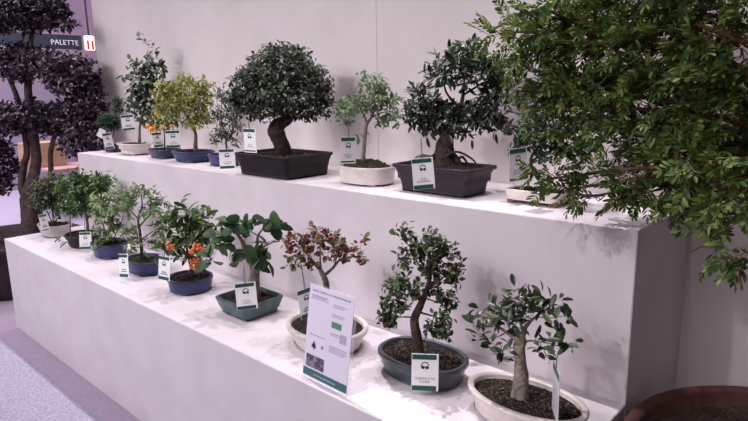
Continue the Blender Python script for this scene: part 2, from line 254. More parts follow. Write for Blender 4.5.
              [0.0185, 0.0231, 0.2503, 0.0206], [0.0281, 0.0351, 0.2864, 0.0154], [0.0185, 0.0231, 0.35, 0.0098], [0.0091, 0.0114, 0.413, 0.0059]],
             [[0.019, 0.0237, 0.2686, 0.0098], [0.0633, 0.0791, 0.3215, 0.0067], [0.0955, 0.1193, 0.3476, 0.0036]],
             [[0.0198, 0.0247, 0.2958, 0.0098], [-0.0356, -0.0445, 0.3338, 0.0067], [-0.0794, -0.0991, 0.362, 0.0036]],
             [[0.016, 0.0199, 0.3591, 0.0059], [0.0463, 0.0578, 0.4299, 0.0039], [0.0647, 0.0808, 0.4828, 0.0024]],
             [[0.0106, 0.0132, 0.3682, 0.0059], [-0.0268, -0.0335, 0.4316, 0.0039], [-0.0476, -0.0594, 0.4761, 0.0024]]],
  'blobs': [[0.0056, 0.007, 0.4839, 0.1595, 0.1032], [-0.0695, -0.0867, 0.4061, 0.1126, 0.0938], [0.0799, 0.0998, 0.4112, 0.1032, 0.0938], [-0.1031, -0.1288, 0.3226, 0.0704, 0.0563],
            [0.1088, 0.136, 0.3017, 0.0563, 0.0516], [-0.0423, -0.0528, 0.3025, 0.0891, 0.0516], [0.0509, 0.0636, 0.2856, 0.0844, 0.0422], [0.0024, 0.003, 0.3774, 0.1782, 0.1126],
            [-0.1299, -0.1622, 0.3457, 0.0281, 0.0422], [0.0159, 0.0198, 0.5451, 0.1032, 0.0422], [0.1247, 0.1557, 0.3649, 0.0375, 0.0657]],
  'berries': []},
 {'key': 'ug',
  'loc': [-1.152, 0.6879, 1.1],
  'a': 0.1317,
  'b': 0.0948,
  'h': 0.0734,
  'n': 2.3,
  'tap': 0.92,
  'trunks': [[[-0.0106, -0.01, 0.0713, 0.015], [-0.01, -0.0095, 0.1086, 0.0095], [-0.0029, -0.0027, 0.1864, 0.0076], [0.0024, 0.0023, 0.2391, 0.0069], [0.0162, 0.0152, 0.267, 0.0053],
              [0.0285, 0.0269, 0.3069, 0.0037], [0.0263, 0.0248, 0.3627, 0.0024]],
             [[0.0039, 0.0037, 0.2431, 0.0046], [-0.0101, -0.0095, 0.2918, 0.0032], [-0.0392, -0.0369, 0.3205, 0.0021], [-0.0631, -0.0594, 0.3051, 0.0013]],
             [[0.0162, 0.0152, 0.267, 0.0037], [0.046, 0.0433, 0.2864, 0.0026], [0.0757, 0.0713, 0.2897, 0.0016]],
             [[0.0286, 0.0269, 0.3109, 0.0024], [0.0585, 0.0551, 0.346, 0.0016], [0.0675, 0.0636, 0.3696, 0.0011]], [[-0.0045, -0.0042, 0.1783, 0.0018], [-0.0145, -0.0137, 0.203, 0.0013]]],
  'blobs': [[0.0296, 0.0279, 0.3903, 0.0541, 0.0416], [-0.0301, -0.0284, 0.3323, 0.0583, 0.0333], [-0.0691, -0.0651, 0.2973, 0.0291, 0.0375], [0.0613, 0.0577, 0.334, 0.0499, 0.0416],
            [0.0168, 0.0158, 0.3112, 0.0458, 0.0291], [0.0844, 0.0795, 0.2774, 0.0291, 0.0291], [0.0457, 0.0431, 0.2623, 0.0333, 0.025], [-0.0174, -0.0164, 0.2113, 0.0125, 0.0166],
            [-0.0523, -0.0492, 0.2526, 0.025, 0.0166], [0.0066, 0.0062, 0.4262, 0.0208, 0.0208], [0.0782, 0.0736, 0.2372, 0.0166, 0.0208]],
  'berries': []},
 {'key': 'uh',
  'loc': [-0.7711, 0.6986, 1.1],
  'a': 0.182,
  'b': 0.0965,
  'h': 0.1021,
  'n': 10,
  'tap': 0.8,
  'trunks': [[[0.0025, 0.0018, 0.0749, 0.064], [0.0023, 0.0017, 0.1048, 0.0506], [0.0022, 0.0016, 0.1419, 0.0388], [0.0049, 0.0036, 0.1788, 0.032], [0.0195, 0.014, 0.2225, 0.0202],
              [0.0367, 0.0265, 0.273, 0.0115], [0.0537, 0.0388, 0.33, 0.0079], [0.0589, 0.0425, 0.3936, 0.0047]],
             [[0.0108, 0.0078, 0.1934, 0.0115], [-0.0279, -0.0201, 0.2449, 0.0079], [-0.0575, -0.0415, 0.2889, 0.0042]],
             [[0.0224, 0.0161, 0.2297, 0.0093], [0.0776, 0.056, 0.2724, 0.0053], [0.1294, 0.0933, 0.3001, 0.0031]],
             [[0.0452, 0.0326, 0.3087, 0.0047], [0.0069, 0.005, 0.3665, 0.0036], [0.0008, 0.0006, 0.4231, 0.0021]],
             [[0.0535, 0.0386, 0.3513, 0.0047], [0.0993, 0.0716, 0.3856, 0.0034], [0.1333, 0.0962, 0.4059, 0.0021]],
             [[0.0377, 0.0025, 0.1071, 0.0066], [0.0639, 0.0215, 0.1327, 0.0053], [0.0847, 0.0365, 0.1069, 0.0036]],
             [[0.0314, -0.0267, 0.1389, 0.0047], [0.0719, -0.0098, 0.1542, 0.0042], [0.1101, 0.0301, 0.1239, 0.0036], [0.119, 0.0366, 0.102, 0.0031]],
             [[0.002, -0.0109, 0.1504, 0.0115], [-0.0216, -0.0403, 0.1295, 0.0079], [-0.0393, -0.0653, 0.094, 0.0059]],
             [[0.0226, -0.0084, 0.1586, 0.0115], [0.0549, 0.0026, 0.1339, 0.0079], [0.0758, 0.0177, 0.0936, 0.0059]], [[0.008, -0.0312, 0.1306, 0.0156], [0.0141, -0.0515, 0.0964, 0.0115]]],
  'blobs': [[0.0522, 0.0377, 0.4845, 0.1011, 0.0487], [0.0007, 0.0005, 0.4372, 0.0674, 0.0412], [0.1099, 0.0793, 0.4413, 0.0749, 0.0562], [0.1592, 0.1149, 0.3913, 0.0487, 0.0449],
            [-0.0546, -0.0394, 0.3213, 0.0712, 0.0487], [-0.0872, -0.0629, 0.2712, 0.0375, 0.0412], [0.0044, 0.0032, 0.2879, 0.0749, 0.0524], [0.0832, 0.0601, 0.2866, 0.0674, 0.0487],
            [0.1465, 0.1057, 0.307, 0.0524, 0.0562], [0.1709, 0.1233, 0.2387, 0.0337, 0.03], [0.0341, 0.0246, 0.2332, 0.0562, 0.0225], [-0.0397, -0.0287, 0.2524, 0.0449, 0.0262],
            [0.0746, 0.0538, 0.5285, 0.0375, 0.0187], [-0.0692, -0.05, 0.3681, 0.0337, 0.0262], [0.1284, 0.0926, 0.3569, 0.0375, 0.03]],
  'berries': []},
 {'key': 'ui',
  'loc': [-0.3929, 0.7103, 1.1],
  'a': 0.1026,
  'b': 0.0616,
  'h': 0.0454,
  'n': 6,
  'tap': 0.9,
  'trunks': [[[0.0195, 0.0099, 0.0372, 0.0124], [0.0072, 0.0036, 0.067, 0.0082], [-0.02, -0.0101, 0.1163, 0.0058], [-0.0213, -0.0107, 0.156, 0.005], [0.0029, 0.0014, 0.1956, 0.004],
              [0.0238, 0.012, 0.2345, 0.0023]],
             [[-0.018, -0.0091, 0.1428, 0.0032], [0.0343, 0.0173, 0.1763, 0.0023], [0.0722, 0.0365, 0.1961, 0.0017]],
             [[0.0029, 0.0014, 0.1956, 0.0023], [-0.032, -0.0161, 0.228, 0.0017], [-0.0524, -0.0264, 0.2474, 0.0011]]],
  'blobs': [[-0.0353, -0.0178, 0.2442, 0.0567, 0.04], [0.0317, 0.016, 0.2474, 0.0667, 0.0467], [0.0826, 0.0417, 0.209, 0.06, 0.0467], [0.023, 0.0116, 0.1795, 0.0667, 0.0333],
            [0.1061, 0.0536, 0.1707, 0.0367, 0.0333], [-0.0454, -0.0229, 0.2018, 0.0367, 0.0267]],
  'berries': []}]
TAGS = [{'key': 'l1', 'loc': [-3.3909, 0.155, 0.7156], 'w': 0.0745, 'h': 0.1064, 'rz': 127.1, 'roll': -4, 'pitch': 0, 's': 0.0555},
 {'key': 'l3a', 'loc': [-2.9728, 0.0958, 0.6744], 'w': 0.0535, 'h': 0.0515, 'rz': 71.4, 'roll': 38, 'pitch': -20, 's': 0.0225},
 {'key': 'l3b', 'loc': [-2.9293, 0.2128, 0.6636], 'w': 0.0693, 'h': 0.099, 'rz': 45.0, 'roll': 0, 'pitch': 0, 's': 0.1147},
 {'key': 'l5', 'loc': [-2.2059, 0.1021, 0.679], 'w': 0.0781, 'h': 0.1115, 'rz': 7.9, 'roll': 8, 'pitch': 0, 's': 0.0573},
 {'key': 'l6', 'loc': [-1.8135, 0.1046, 0.7423], 'w': 0.0736, 'h': 0.1051, 'rz': 11.1, 'roll': 0, 'pitch': 0, 's': 0.0518},
 {'key': 'l7', 'loc': [-1.2854, 0.1516, 0.7234], 'w': 0.0775, 'h': 0.1037, 'rz': 55.6, 'roll': 2, 'pitch': 0, 's': 0.0681},
 {'key': 'l8', 'loc': [-0.91, 0.1304, 0.7929], 'w': 0.0682, 'h': 0.0974, 'rz': 88.7, 'roll': 2, 'pitch': 0, 's': 0.086},
 {'key': 'l10', 'loc': [-0.4552, 0.1771, 0.6749], 'w': 0.0781, 'h': 0.1102, 'rz': 37.6, 'roll': -1, 'pitch': 0, 's': 0.081},
 {'key': 'l11', 'loc': [-0.0676, 0.199, 0.7415], 'w': 0.0909, 'h': 0.1299, 'rz': -55.5, 'roll': 2, 'pitch': 0, 's': 0.0492},
 {'key': 'ua1', 'loc': [-3.4364, 0.5809, 1.2338], 'w': 0.0558, 'h': 0.0433, 'rz': 67.2, 'roll': 60, 'pitch': 0, 's': 0.0197},
 {'key': 'ua2', 'loc': [-3.3987, 0.6049, 1.183], 'w': 0.0747, 'h': 0.1067, 'rz': 108.4, 'roll': 2, 'pitch': 0, 's': 0.0394},
 {'key': 'ub', 'loc': [-3.1165, 0.6193, 1.3089], 'w': 0.0778, 'h': 0.0948, 'rz': 65.0, 'roll': 4, 'pitch': 0, 's': 0.0373},
 {'key': 'uc', 'loc': [-2.7408, 0.6084, 1.2185], 'w': 0.0599, 'h': 0.0856, 'rz': 85.4, 'roll': 2, 'pitch': 0, 's': 0.0465},
 {'key': 'ud', 'loc': [-2.4371, 0.5396, 1.2402], 'w': 0.0781, 'h': 0.0929, 'rz': 61.3, 'roll': 0, 'pitch': 0, 's': 0.0431},
 {'key': 'ue', 'loc': [-2.0671, 0.6248, 1.1489], 'w': 0.0791, 'h': 0.101, 'rz': 56.6, 'roll': 0, 'pitch': 0, 's': 0.0612},
 {'key': 'uf', 'loc': [-1.665, 0.4829, 1.2692], 'w': 0.0756, 'h': 0.108, 'rz': 9.1, 'roll': 0, 'pitch': 0, 's': 0.062},
 {'key': 'ug', 'loc': [-1.1456, 0.5772, 1.2459], 'w': 0.0748, 'h': 0.1068, 'rz': 79.6, 'roll': -3, 'pitch': 0, 's': 0.1111},
 {'key': 'uh', 'loc': [-0.7116, 0.5011, 1.1967], 'w': 0.075, 'h': 0.1071, 'rz': 50.3, 'roll': 3, 'pitch': 0, 's': 0.0749},
 {'key': 'ui', 'loc': [-0.4053, 0.592, 1.2388], 'w': 0.0751, 'h': 0.1073, 'rz': 73.2, 'roll': 2, 'pitch': 0, 's': 0.0379}]
SIGN = {'loc': [-0.7276, 0.0275, 0.6], 'w': 0.1981, 'h': 0.29, 'tilt': 9.2, 'rz': -1.7}
FG = [[-0.3463, 0.4278, 1.6274, 0.0441, 0.0248], [-0.2853, 0.4459, 1.5898, 0.0707, 0.0599], [-0.2205, 0.4541, 1.6548, 0.0896, 0.0633], [-0.1535, 0.4961, 1.5836, 0.1054, 0.0896],
 [-0.2239, 0.4521, 1.5084, 0.0913, 0.0699], [-0.2936, 0.4313, 1.4647, 0.0386, 0.0331], [-0.0865, 0.5113, 1.6663, 0.1173, 0.0918], [-0.1533, 0.4528, 1.4266, 0.0843, 0.0474],
 [-0.1496, 0.5681, 1.4801, 0.1212, 0.0826], [-0.0153, 0.4721, 1.5383, 0.1134, 0.0986], [0.079, 0.5142, 1.6273, 0.119, 0.0952], [0.0183, 0.5415, 1.4271, 0.1122, 0.0816],
 [0.1365, 0.4171, 1.4863, 0.0988, 0.0898], [0.1885, 0.4607, 1.5714, 0.0884, 0.1017], [0.21, 0.4326, 1.3981, 0.084, 0.0973], [0.0997, 0.5238, 1.3428, 0.0937, 0.0641],
 [0.0103, 0.5101, 1.34, 0.0765, 0.0357], [-0.1268, 0.4052, 1.2166, 0.0471, 0.034], [-0.1813, 0.3893, 1.2403, 0.0265, 0.0212], [-0.0744, 0.4215, 1.2013, 0.0672, 0.0439],
 [-0.0011, 0.4384, 1.2194, 0.0755, 0.0604], [0.0623, 0.4596, 1.2353, 0.0789, 0.0641], [0.0504, 0.533, 1.2893, 0.051, 0.0357], [0.1342, 0.4616, 1.2539, 0.0809, 0.0714],
 [0.2198, 0.3848, 1.2929, 0.074, 0.0784], [0.2603, 0.2909, 1.2201, 0.0367, 0.0326], [0.2505, 0.2283, 1.277, 0.0508, 0.0352], [0.1782, 0.3092, 1.3087, 0.0553, 0.0383],
 [0.182, 0.3871, 1.2265, 0.0404, 0.0224], [-0.2378, 0.5177, 1.3909, 0.0621, 0.0282], [-0.1094, 0.6275, 1.3603, 0.096, 0.0339], [0.0645, 0.5331, 1.7439, 0.1428, 0.0809],
 [-0.1366, 0.4931, 1.7671, 0.1275, 0.0714]]
TW = [[[0.198, 0.2119, 1.1418], [0.2215, 0.2236, 1.156], [0.2593, 0.2156, 1.1517], [0.3039, 0.1958, 1.1323]],
 [[0.3043, 0.159, 1.0983], [0.2961, 0.1605, 1.1314], [0.2833, 0.1821, 1.1514], [0.3039, 0.1779, 1.1677]]]
PB = [[-4.8426, 0.7739, 2.1466, 0.3231, 0.1615], [-5.0293, 0.6208, 2.2142, 0.2423, 0.1615], [-4.7075, 0.8887, 2.1118, 0.1454, 0.0808], [-4.3037, 0.8163, 2.0107, 0.0454, 0.0378],
 [-4.9481, 0.647, 2.0387, 0.1777, 0.0646], [-4.8014, 0.6937, 1.7196, 0.3231, 0.1373], [-4.2539, 0.7513, 1.6104, 0.1967, 0.1438], [-4.9304, 0.5975, 1.8015, 0.1777, 0.105],
 [-4.3022, 0.7399, 1.7298, 0.1816, 0.0605], [-4.1469, 0.8347, 1.5561, 0.0908, 0.1059], [-4.8158, 0.5669, 1.3096, 0.2746, 0.1373], [-4.947, 0.4339, 1.2654, 0.1615, 0.1373],
 [-4.6469, 0.7038, 1.2425, 0.0969, 0.0888], [-4.1629, 0.7813, 1.416, 0.1513, 0.1059], [-4.0905, 0.7983, 1.2369, 0.0984, 0.1211], [-4.1801, 0.6797, 1.106, 0.1059, 0.0757],
 [-4.0792, 0.8455, 1.3696, 0.0681, 0.0757], [-4.8996, 0.3986, 0.9803, 0.0969, 0.1777], [-4.1659, 0.7356, 1.2609, 0.1211, 0.0908], [-4.0628, 0.7869, 1.1032, 0.0605, 0.0454],
 [-4.2784, 0.6593, 1.3596, 0.0757, 0.0757], [-4.881, 0.361, 0.7826, 0.0646, 0.0808]]
PT = [[[-4.6639, 0.448, 0.375, 0.0808], [-4.6905, 0.4696, 0.5413, 0.0687], [-4.7152, 0.4885, 0.6918, 0.0606], [-4.706, 0.5427, 0.8573, 0.042], [-4.7138, 0.5793, 1.0153, 0.0372],
  [-4.7721, 0.6025, 1.2928, 0.0339], [-4.8255, 0.6193, 1.5308, 0.0291], [-4.8431, 0.6687, 1.7679, 0.021], [-4.8607, 0.7181, 2.005, 0.0129]],
 [[-4.7231, 0.4725, 0.6604, 0.0323], [-4.7667, 0.4632, 0.7719, 0.0291], [-4.7755, 0.5011, 0.9378, 0.0258], [-4.7743, 0.5393, 1.0719, 0.0242], [-4.8535, 0.55, 1.3737, 0.021],
  [-4.901, 0.5459, 1.5168, 0.0194], [-4.9743, 0.5225, 1.6764, 0.0145]],
 [[-4.586, 0.5978, 0.6572, 0.021], [-4.6096, 0.6418, 0.8944, 0.0194], [-4.6293, 0.6675, 1.0527, 0.0194], [-4.6052, 0.7551, 1.2888, 0.0145], [-4.5404, 0.8689, 1.4845, 0.0105]],
 [[-4.7503, 0.6006, 1.2134, 0.0162], [-4.5904, 0.7358, 1.1701, 0.0121], [-4.4512, 0.8848, 1.2457, 0.0081]]]
CAMERA = {'loc': [0.5082, -1.0747, 1.4757], 'f': 588.0733922748321, 'R': [0.738025364555153, 0.6745404238531875, -0.017713776028720346], 'U': [-0.12185550384942181, 0.1590520172370722, 0.9797212317768875], 'F': [-0.6636789867510023, 0.7209005981415054, -0.1995808862200554]}


COL = bpy.context.scene.collection
RNG = np.random.default_rng(11)
random.seed(7)

# ------------------------------------------------------------------ materials
def s2l(c):
    return tuple(((v / 255) / 12.92 if v / 255 <= .04045 else ((v / 255 + .055) / 1.055) ** 2.4) for v in c)

def new_mat(name):
    m = bpy.data.materials.new(name); m.use_nodes = True
    nt = m.node_tree
    return m, nt, nt.nodes['Principled BSDF']

def mix_mat(name, c1, c2, scale=20, rough=.6, bump=0, bscale=None, detail=4, spec=.5, contrast=(.35, .65), coat=0):
    m, nt, b = new_mat(name)
    tc = nt.nodes.new('ShaderNodeTexCoord')
    n = nt.nodes.new('ShaderNodeTexNoise'); n.inputs['Scale'].default_value = scale; n.inputs['Detail'].default_value = detail
    nt.links.new(tc.outputs['Object'], n.inputs['Vector'])
    r = nt.nodes.new('ShaderNodeValToRGB')
    r.color_ramp.elements[0].position, r.color_ramp.elements[1].position = contrast
    r.color_ramp.elements[0].color = (*s2l(c1), 1); r.color_ramp.elements[1].color = (*s2l(c2), 1)
    nt.links.new(n.outputs['Fac'], r.inputs['Fac']); nt.links.new(r.outputs['Color'], b.inputs['Base Color'])
    b.inputs['Roughness'].default_value = rough
    b.inputs['Specular IOR Level'].default_value = spec
    b.inputs['Coat Weight'].default_value = coat
    if bump:
        n2 = nt.nodes.new('ShaderNodeTexNoise'); n2.inputs['Scale'].default_value = bscale or scale; n2.inputs['Detail'].default_value = 6
        nt.links.new(tc.outputs['Object'], n2.inputs['Vector'])
        bp = nt.nodes.new('ShaderNodeBump'); bp.inputs['Strength'].default_value = bump; bp.inputs['Distance'].default_value = .01
        nt.links.new(n2.outputs['Fac'], bp.inputs['Height']); nt.links.new(bp.outputs['Normal'], b.inputs['Normal'])
    return m

def flat_mat(name, c, rough=.5, spec=.5, emit=0):
    m, nt, b = new_mat(name)
    b.inputs['Base Color'].default_value = (*s2l(c), 1); b.inputs['Roughness'].default_value = rough
    b.inputs['Specular IOR Level'].default_value = spec
    if emit:
        b.inputs['Emission Color'].default_value = (*s2l(c), 1); b.inputs['Emission Strength'].default_value = emit
    return m

def leaf_mat(name, cols, rough=.42, trans=.25, spec=.45):
    """each leaf (mesh island) takes its own tone from a ramp of leaf colours"""
    m, nt, b = new_mat(name)
    g = nt.nodes.new('ShaderNodeNewGeometry')
    r = nt.nodes.new('ShaderNodeValToRGB'); r.color_ramp.interpolation = 'LINEAR'
    el = r.color_ramp.elements
    n = len(cols)
    el[0].position = 0; el[0].color = (*s2l(cols[0]), 1)
    el[1].position = 1; el[1].color = (*s2l(cols[-1]), 1)
    for i in range(1, n - 1):
        e = el.new(i / (n - 1)); e.color = (*s2l(cols[i]), 1)
    nt.links.new(g.outputs['Random Per Island'], r.inputs['Fac'])
    nt.links.new(r.outputs['Color'], b.inputs['Base Color'])
    b.inputs['Roughness'].default_value = rough; b.inputs['Specular IOR Level'].default_value = spec
    t = nt.nodes.new('ShaderNodeBsdfTranslucent'); nt.links.new(r.outputs['Color'], t.inputs['Color'])
    mx = nt.nodes.new('ShaderNodeMixShader'); mx.inputs[0].default_value = trans
    nt.links.new(b.outputs[0], mx.inputs[1]); nt.links.new(t.outputs[0], mx.inputs[2])
    nt.links.new(mx.outputs[0], nt.nodes['Material Output'].inputs['Surface'])
    return m

# ------------------------------------------------------------------ object helpers
def obj(name, me, mat=None, parent=None):
    if mat is not None and not me.materials: me.materials.append(mat)
    o = bpy.data.objects.new(name, me); COL.objects.link(o)
    if parent is not None: o.parent = parent
    return o

def from_bm(name, bm, smooth=False):
    me = bpy.data.meshes.new(name); bmesh.ops.recalc_face_normals(bm, faces=bm.faces[:]); bm.to_mesh(me); bm.free()
    if smooth: me.polygons.foreach_set('use_smooth', [True] * len(me.polygons))
    return me

def from_arrays(name, V, F, smooth=True):
    me = bpy.data.meshes.new(name); me.from_pydata([tuple(v) for v in V], [], F)
    if smooth: me.polygons.foreach_set('use_smooth', [True] * len(me.polygons))
    me.update(); return me

def thing(name, label, cat, loc, rz=0, group=None):
    o = bpy.data.objects.new(name, None); COL.objects.link(o)
    o.empty_display_size = .05
    o.location = loc; o.rotation_euler = (0, 0, rz); o['label'] = label; o['category'] = cat
    if group: o['group'] = group
    return o

def tag_props(o, label, cat, group=None):
    o['label'] = label; o['category'] = cat
    if group: o['group'] = group
    return o

def struct(o):
    o['kind'] = 'structure'; return o

def add_box(bm, lo, hi, bevel=0):
    lo, hi = Vector(lo), Vector(hi)
    r = bmesh.ops.create_cube(bm, size=1)
    vs = r['verts']
    for v in vs:
        v.co = Vector([(lo[i] + hi[i]) / 2 + v.co[i] * (hi[i] - lo[i]) for i in range(3)])
    if bevel:
        es = list({e for v in vs for e in v.link_edges})
        bmesh.ops.bevel(bm, geom=es, offset=bevel, segments=2, affect='EDGES')

def box_me(name, lo, hi, bevel=0):
    bm = bmesh.new(); add_box(bm, lo, hi, bevel); return from_bm(name, bm)

def catmull(P, sub):
    P = np.asarray(P, float)
    if len(P) < 3 or sub < 2: return P
    Q = np.vstack([2 * P[0] - P[1], P, 2 * P[-1] - P[-2]]); out = []
    for i in range(1, len(Q) - 2):
        for t in np.arange(sub) / sub:
            a, b, c, d = Q[i - 1], Q[i], Q[i + 1], Q[i + 2]
            out.append(.5 * (2 * b + (c - a) * t + (2 * a - 5 * b + 4 * c - d) * t * t + (3 * b - a - 3 * c + d) * t ** 3))
    out.append(P[-1]); return np.array(out)

class Tubes:
    def __init__(s): s.V = []; s.F = []
    def add(s, path, sides=6, sub=1, rough=0):
        P = catmull(path, sub); pts, rad = P[:, :3], np.maximum(P[:, 3], .0002)
        T = np.gradient(pts, axis=0); T /= np.linalg.norm(T, axis=1)[:, None] + 1e-9
        ref = np.array([1., .3, .1]) if abs(T[0][2]) > .6 else np.array([0, 0, 1.])
        base = len(s.V); n = len(pts)
        ph = RNG.uniform(0, 6.28, 3)
        for i in range(n):
            a = np.cross(T[i], ref); a /= np.linalg.norm(a) + 1e-9; b = np.cross(T[i], a)
            for k in range(sides):
                th = 2 * math.pi * k / sides
                r = rad[i]
                if rough: r *= 1 + rough * (math.sin(3 * th + ph[0] + i * .5) * .5 + math.sin(5 * th + ph[1] - i * .8) * .35 + RNG.normal() * .25)
                s.V.append(pts[i] + r * (math.cos(th) * a + math.sin(th) * b))
        for i in range(n - 1):
            for k in range(sides):
                k2 = (k + 1) % sides
                s.F.append((base + i * sides + k, base + i * sides + k2, base + (i + 1) * sides + k2, base + (i + 1) * sides + k))
        s.F.append(tuple(base + k for k in range(sides))[::-1]); s.F.append(tuple(base + (n - 1) * sides + k for k in range(sides)))
    def mesh(s, name): return from_arrays(name, s.V, s.F)

# ------------------------------------------------------------------ leaves
OUT = {  # leaf outlines: (position along the midrib, half width)
    'oval':   [(0, .02), (.22, .75), (.52, 1.), (.8, .66), (1, .0)],
    'point':  [(0, .02), (.3, 1.), (.62, .66), (1, 0)],
    'oblong': [(0, .02), (.3, .8), (.62, 1.), (.88, .6), (1, 0)],
    'fig':    [(0, .08), (.1, .6), (.22, .82), (.34, .78), (.46, .94), (.6, 1.), (.72, .8), (.82, .7), (.92, .45), (1, .0)],
    'tiny':   [(0, .05), (.5, 1.), (1, 0)],
}
def unit(a): return a / (np.linalg.norm(a, axis=-1, keepdims=True) + 1e-9)

def leaf_arrays(P, D, N, L, ratio, kind='oval', fold=.18, droop=.18, cup=0):
    st = OUT[kind]; P = np.asarray(P); n = len(P)
    D = unit(D); S = unit(np.cross(D, N)); N = np.cross(S, D)
    L = np.asarray(L)[:, None]; W = L * ratio * .5
    drp = droop * RNG.uniform(.3, 1.6, (n, 1))
    verts = []; faces = []; idx = 0; lay = []
    for t, w in st:
        mid = P + D * L * t - N * L * drp * t * t
        if w == 0 or t == 0:
            verts.append(mid); lay.append((idx,)); idx += 1
        else:
            up = N * W * w * fold * 2
            verts += [mid + S * W * w + up, mid, mid - S * W * w + up]; lay.append((idx, idx + 1, idx + 2)); idx += 3
    for a, b in zip(lay, lay[1:]):
        if len(a) == 1: faces += [(a[0], b[1], b[0]), (a[0], b[2], b[1])]
        elif len(b) == 1: faces += [(a[0], a[1], b[0]), (a[1], a[2], b[0])]
        else: faces += [(a[0], a[1], b[1], b[0]), (a[1], a[2], b[2], b[1])]
    V = np.stack(verts, 1).reshape(-1, 3)
    F = []
    k = idx
    for i in range(n):
        o = i * k
        F += [tuple(o + q for q in f) for f in faces]
    return V, F

class Leaves:
    def __init__(s): s.V = []; s.F = []; s.n = 0
    def add(s, *a, **k):
        if len(a[0]) == 0: return
        V, F = leaf_arrays(*a, **k)
        s.V.append(V); s.F += [tuple(i + s.n for i in f) for f in F]; s.n += len(V)
    def mesh(s, name): return from_arrays(name, np.vstack(s.V), s.F)

def rnd_dirs(n):
    return unit(RNG.normal(size=(n, 3)))

def foliage(blobs, trunk_nodes, style, lv, tw, ymax=9.):
    """twigs ending in leaves, gathered in the crown's clumps"""
    L0, ratio, kind, cover, m = style['len'], style['ratio'], style.get('kind', 'oval'), style.get('cover', 2.), min(4, style.get('m', 4))
    up, palm = style.get('up', .35), style.get('palm', 0)
    for bx, by, bz, rx, rz in blobs:
        c0 = np.array([bx, by, bz - L0 * .3]); R = np.array([rx, rx, rz])
        nl = 2.2 * cover * math.pi * rx * rz / (L0 * L0 * ratio * .62 * (palm * .8 if palm else 1)) * style.get('mult', 1)
        nc = max(2, int(nl / m))
        d = rnd_dirs(nc)
        d[:, 2] = np.where(d[:, 2] < -.8, -d[:, 2] * .6, d[:, 2]); d = unit(d)
        rad = RNG.uniform(style.get('inner', .35), 1., nc) ** .6
        c = c0 + d * R * rad[:, None] * RNG.uniform(.86, 1.06, (nc, 1))
        tdir = unit(d * .75 + np.array([0, 0, up]) + RNG.normal(size=(nc, 3)) * .45)
        tl = L0 * style.get('tl', 1.7)
        c = c - tdir * tl * RNG.uniform(.2, .8, (nc, 1))
        c[:, 1] = np.minimum(c[:, 1], ymax - tl - L0 * RNG.uniform(.8, 1.1, nc))
        c[:, 2] = np.maximum(c[:, 2], L0 * 1.25 + .012)
        # the limb from the trunk to the clump and thin twigs inside it
        j = np.argmin(np.linalg.norm(trunk_nodes[:, :3] - c0, axis=1)); a = trunk_nodes[j]
        tr = min(a[3] * .6, style.get('twig', .0012) * 2.2)
        midp = (a[:3] + c0) / 2 + np.array([0, 0, .12 * np.linalg.norm(a[:3] - c0)])
        tw.add([[*a[:3], tr], [*midp, tr * .8], [*c0, tr * .6]], 5, 3)
        sel = RNG.permutation(nc)[: max(2, int(nc * style.get('twigs', .5)))]
        for i in sel:
            b0 = c0 + (c[i] - c0) * RNG.uniform(.0, .25)
            tw.add([[*b0, tr * .5], [*(b0 + (c[i] - b0) * .55 + RNG.normal(size=3) * rx * .06), tr * .4], [*c[i], tr * .3], [*(c[i] + tdir[i] * tl * .8), tr * .2]], 3)
        for k in range(m):
            t = (k + RNG.uniform(0, 1, nc)) / m
            p = c + tdir * (tl * t)[:, None]
            perp = unit(np.cross(tdir, rnd_dirs(nc)))
            ld = unit(tdir * RNG.uniform(.2, .9, (nc, 1)) + perp * RNG.uniform(.6, 1.1, (nc, 1)) + np.array([0, 0, style.get('hang', .0)]))
            nn = unit(np.array([0, 0, 1.]) * .9 + d * .5 + np.array([.35, -.9, .1]) * style.get('face', .25) + RNG.normal(size=(nc, 3)) * .45)
            ll = L0 * RNG.uniform(.65, 1.2, nc)
            if palm:
                s_ = unit(np.cross(ld, nn))
                for q in range(palm):
                    an = (q - (palm - 1) / 2) * (2.2 / palm)
                    dd = ld * math.cos(an) + s_ * math.sin(an)
                    lv.add(p, dd, nn, ll * (1 - .28 * abs(q - (palm - 1) / 2) / max(1, (palm - 1) / 2)), ratio * .8, kind=kind, fold=.12, droop=.25)
            else:
                lv.add(p, ld, nn, ll, ratio, kind=kind, fold=style.get('fold', .18), droop=style.get('droop', .18))

# ------------------------------------------------------------------ pots
def sup(a, b, n, th):
    c, s = math.cos(th), math.sin(th)
    return a * math.copysign(abs(c) ** (2 / n), c), b * math.copysign(abs(s) ** (2 / n), s)

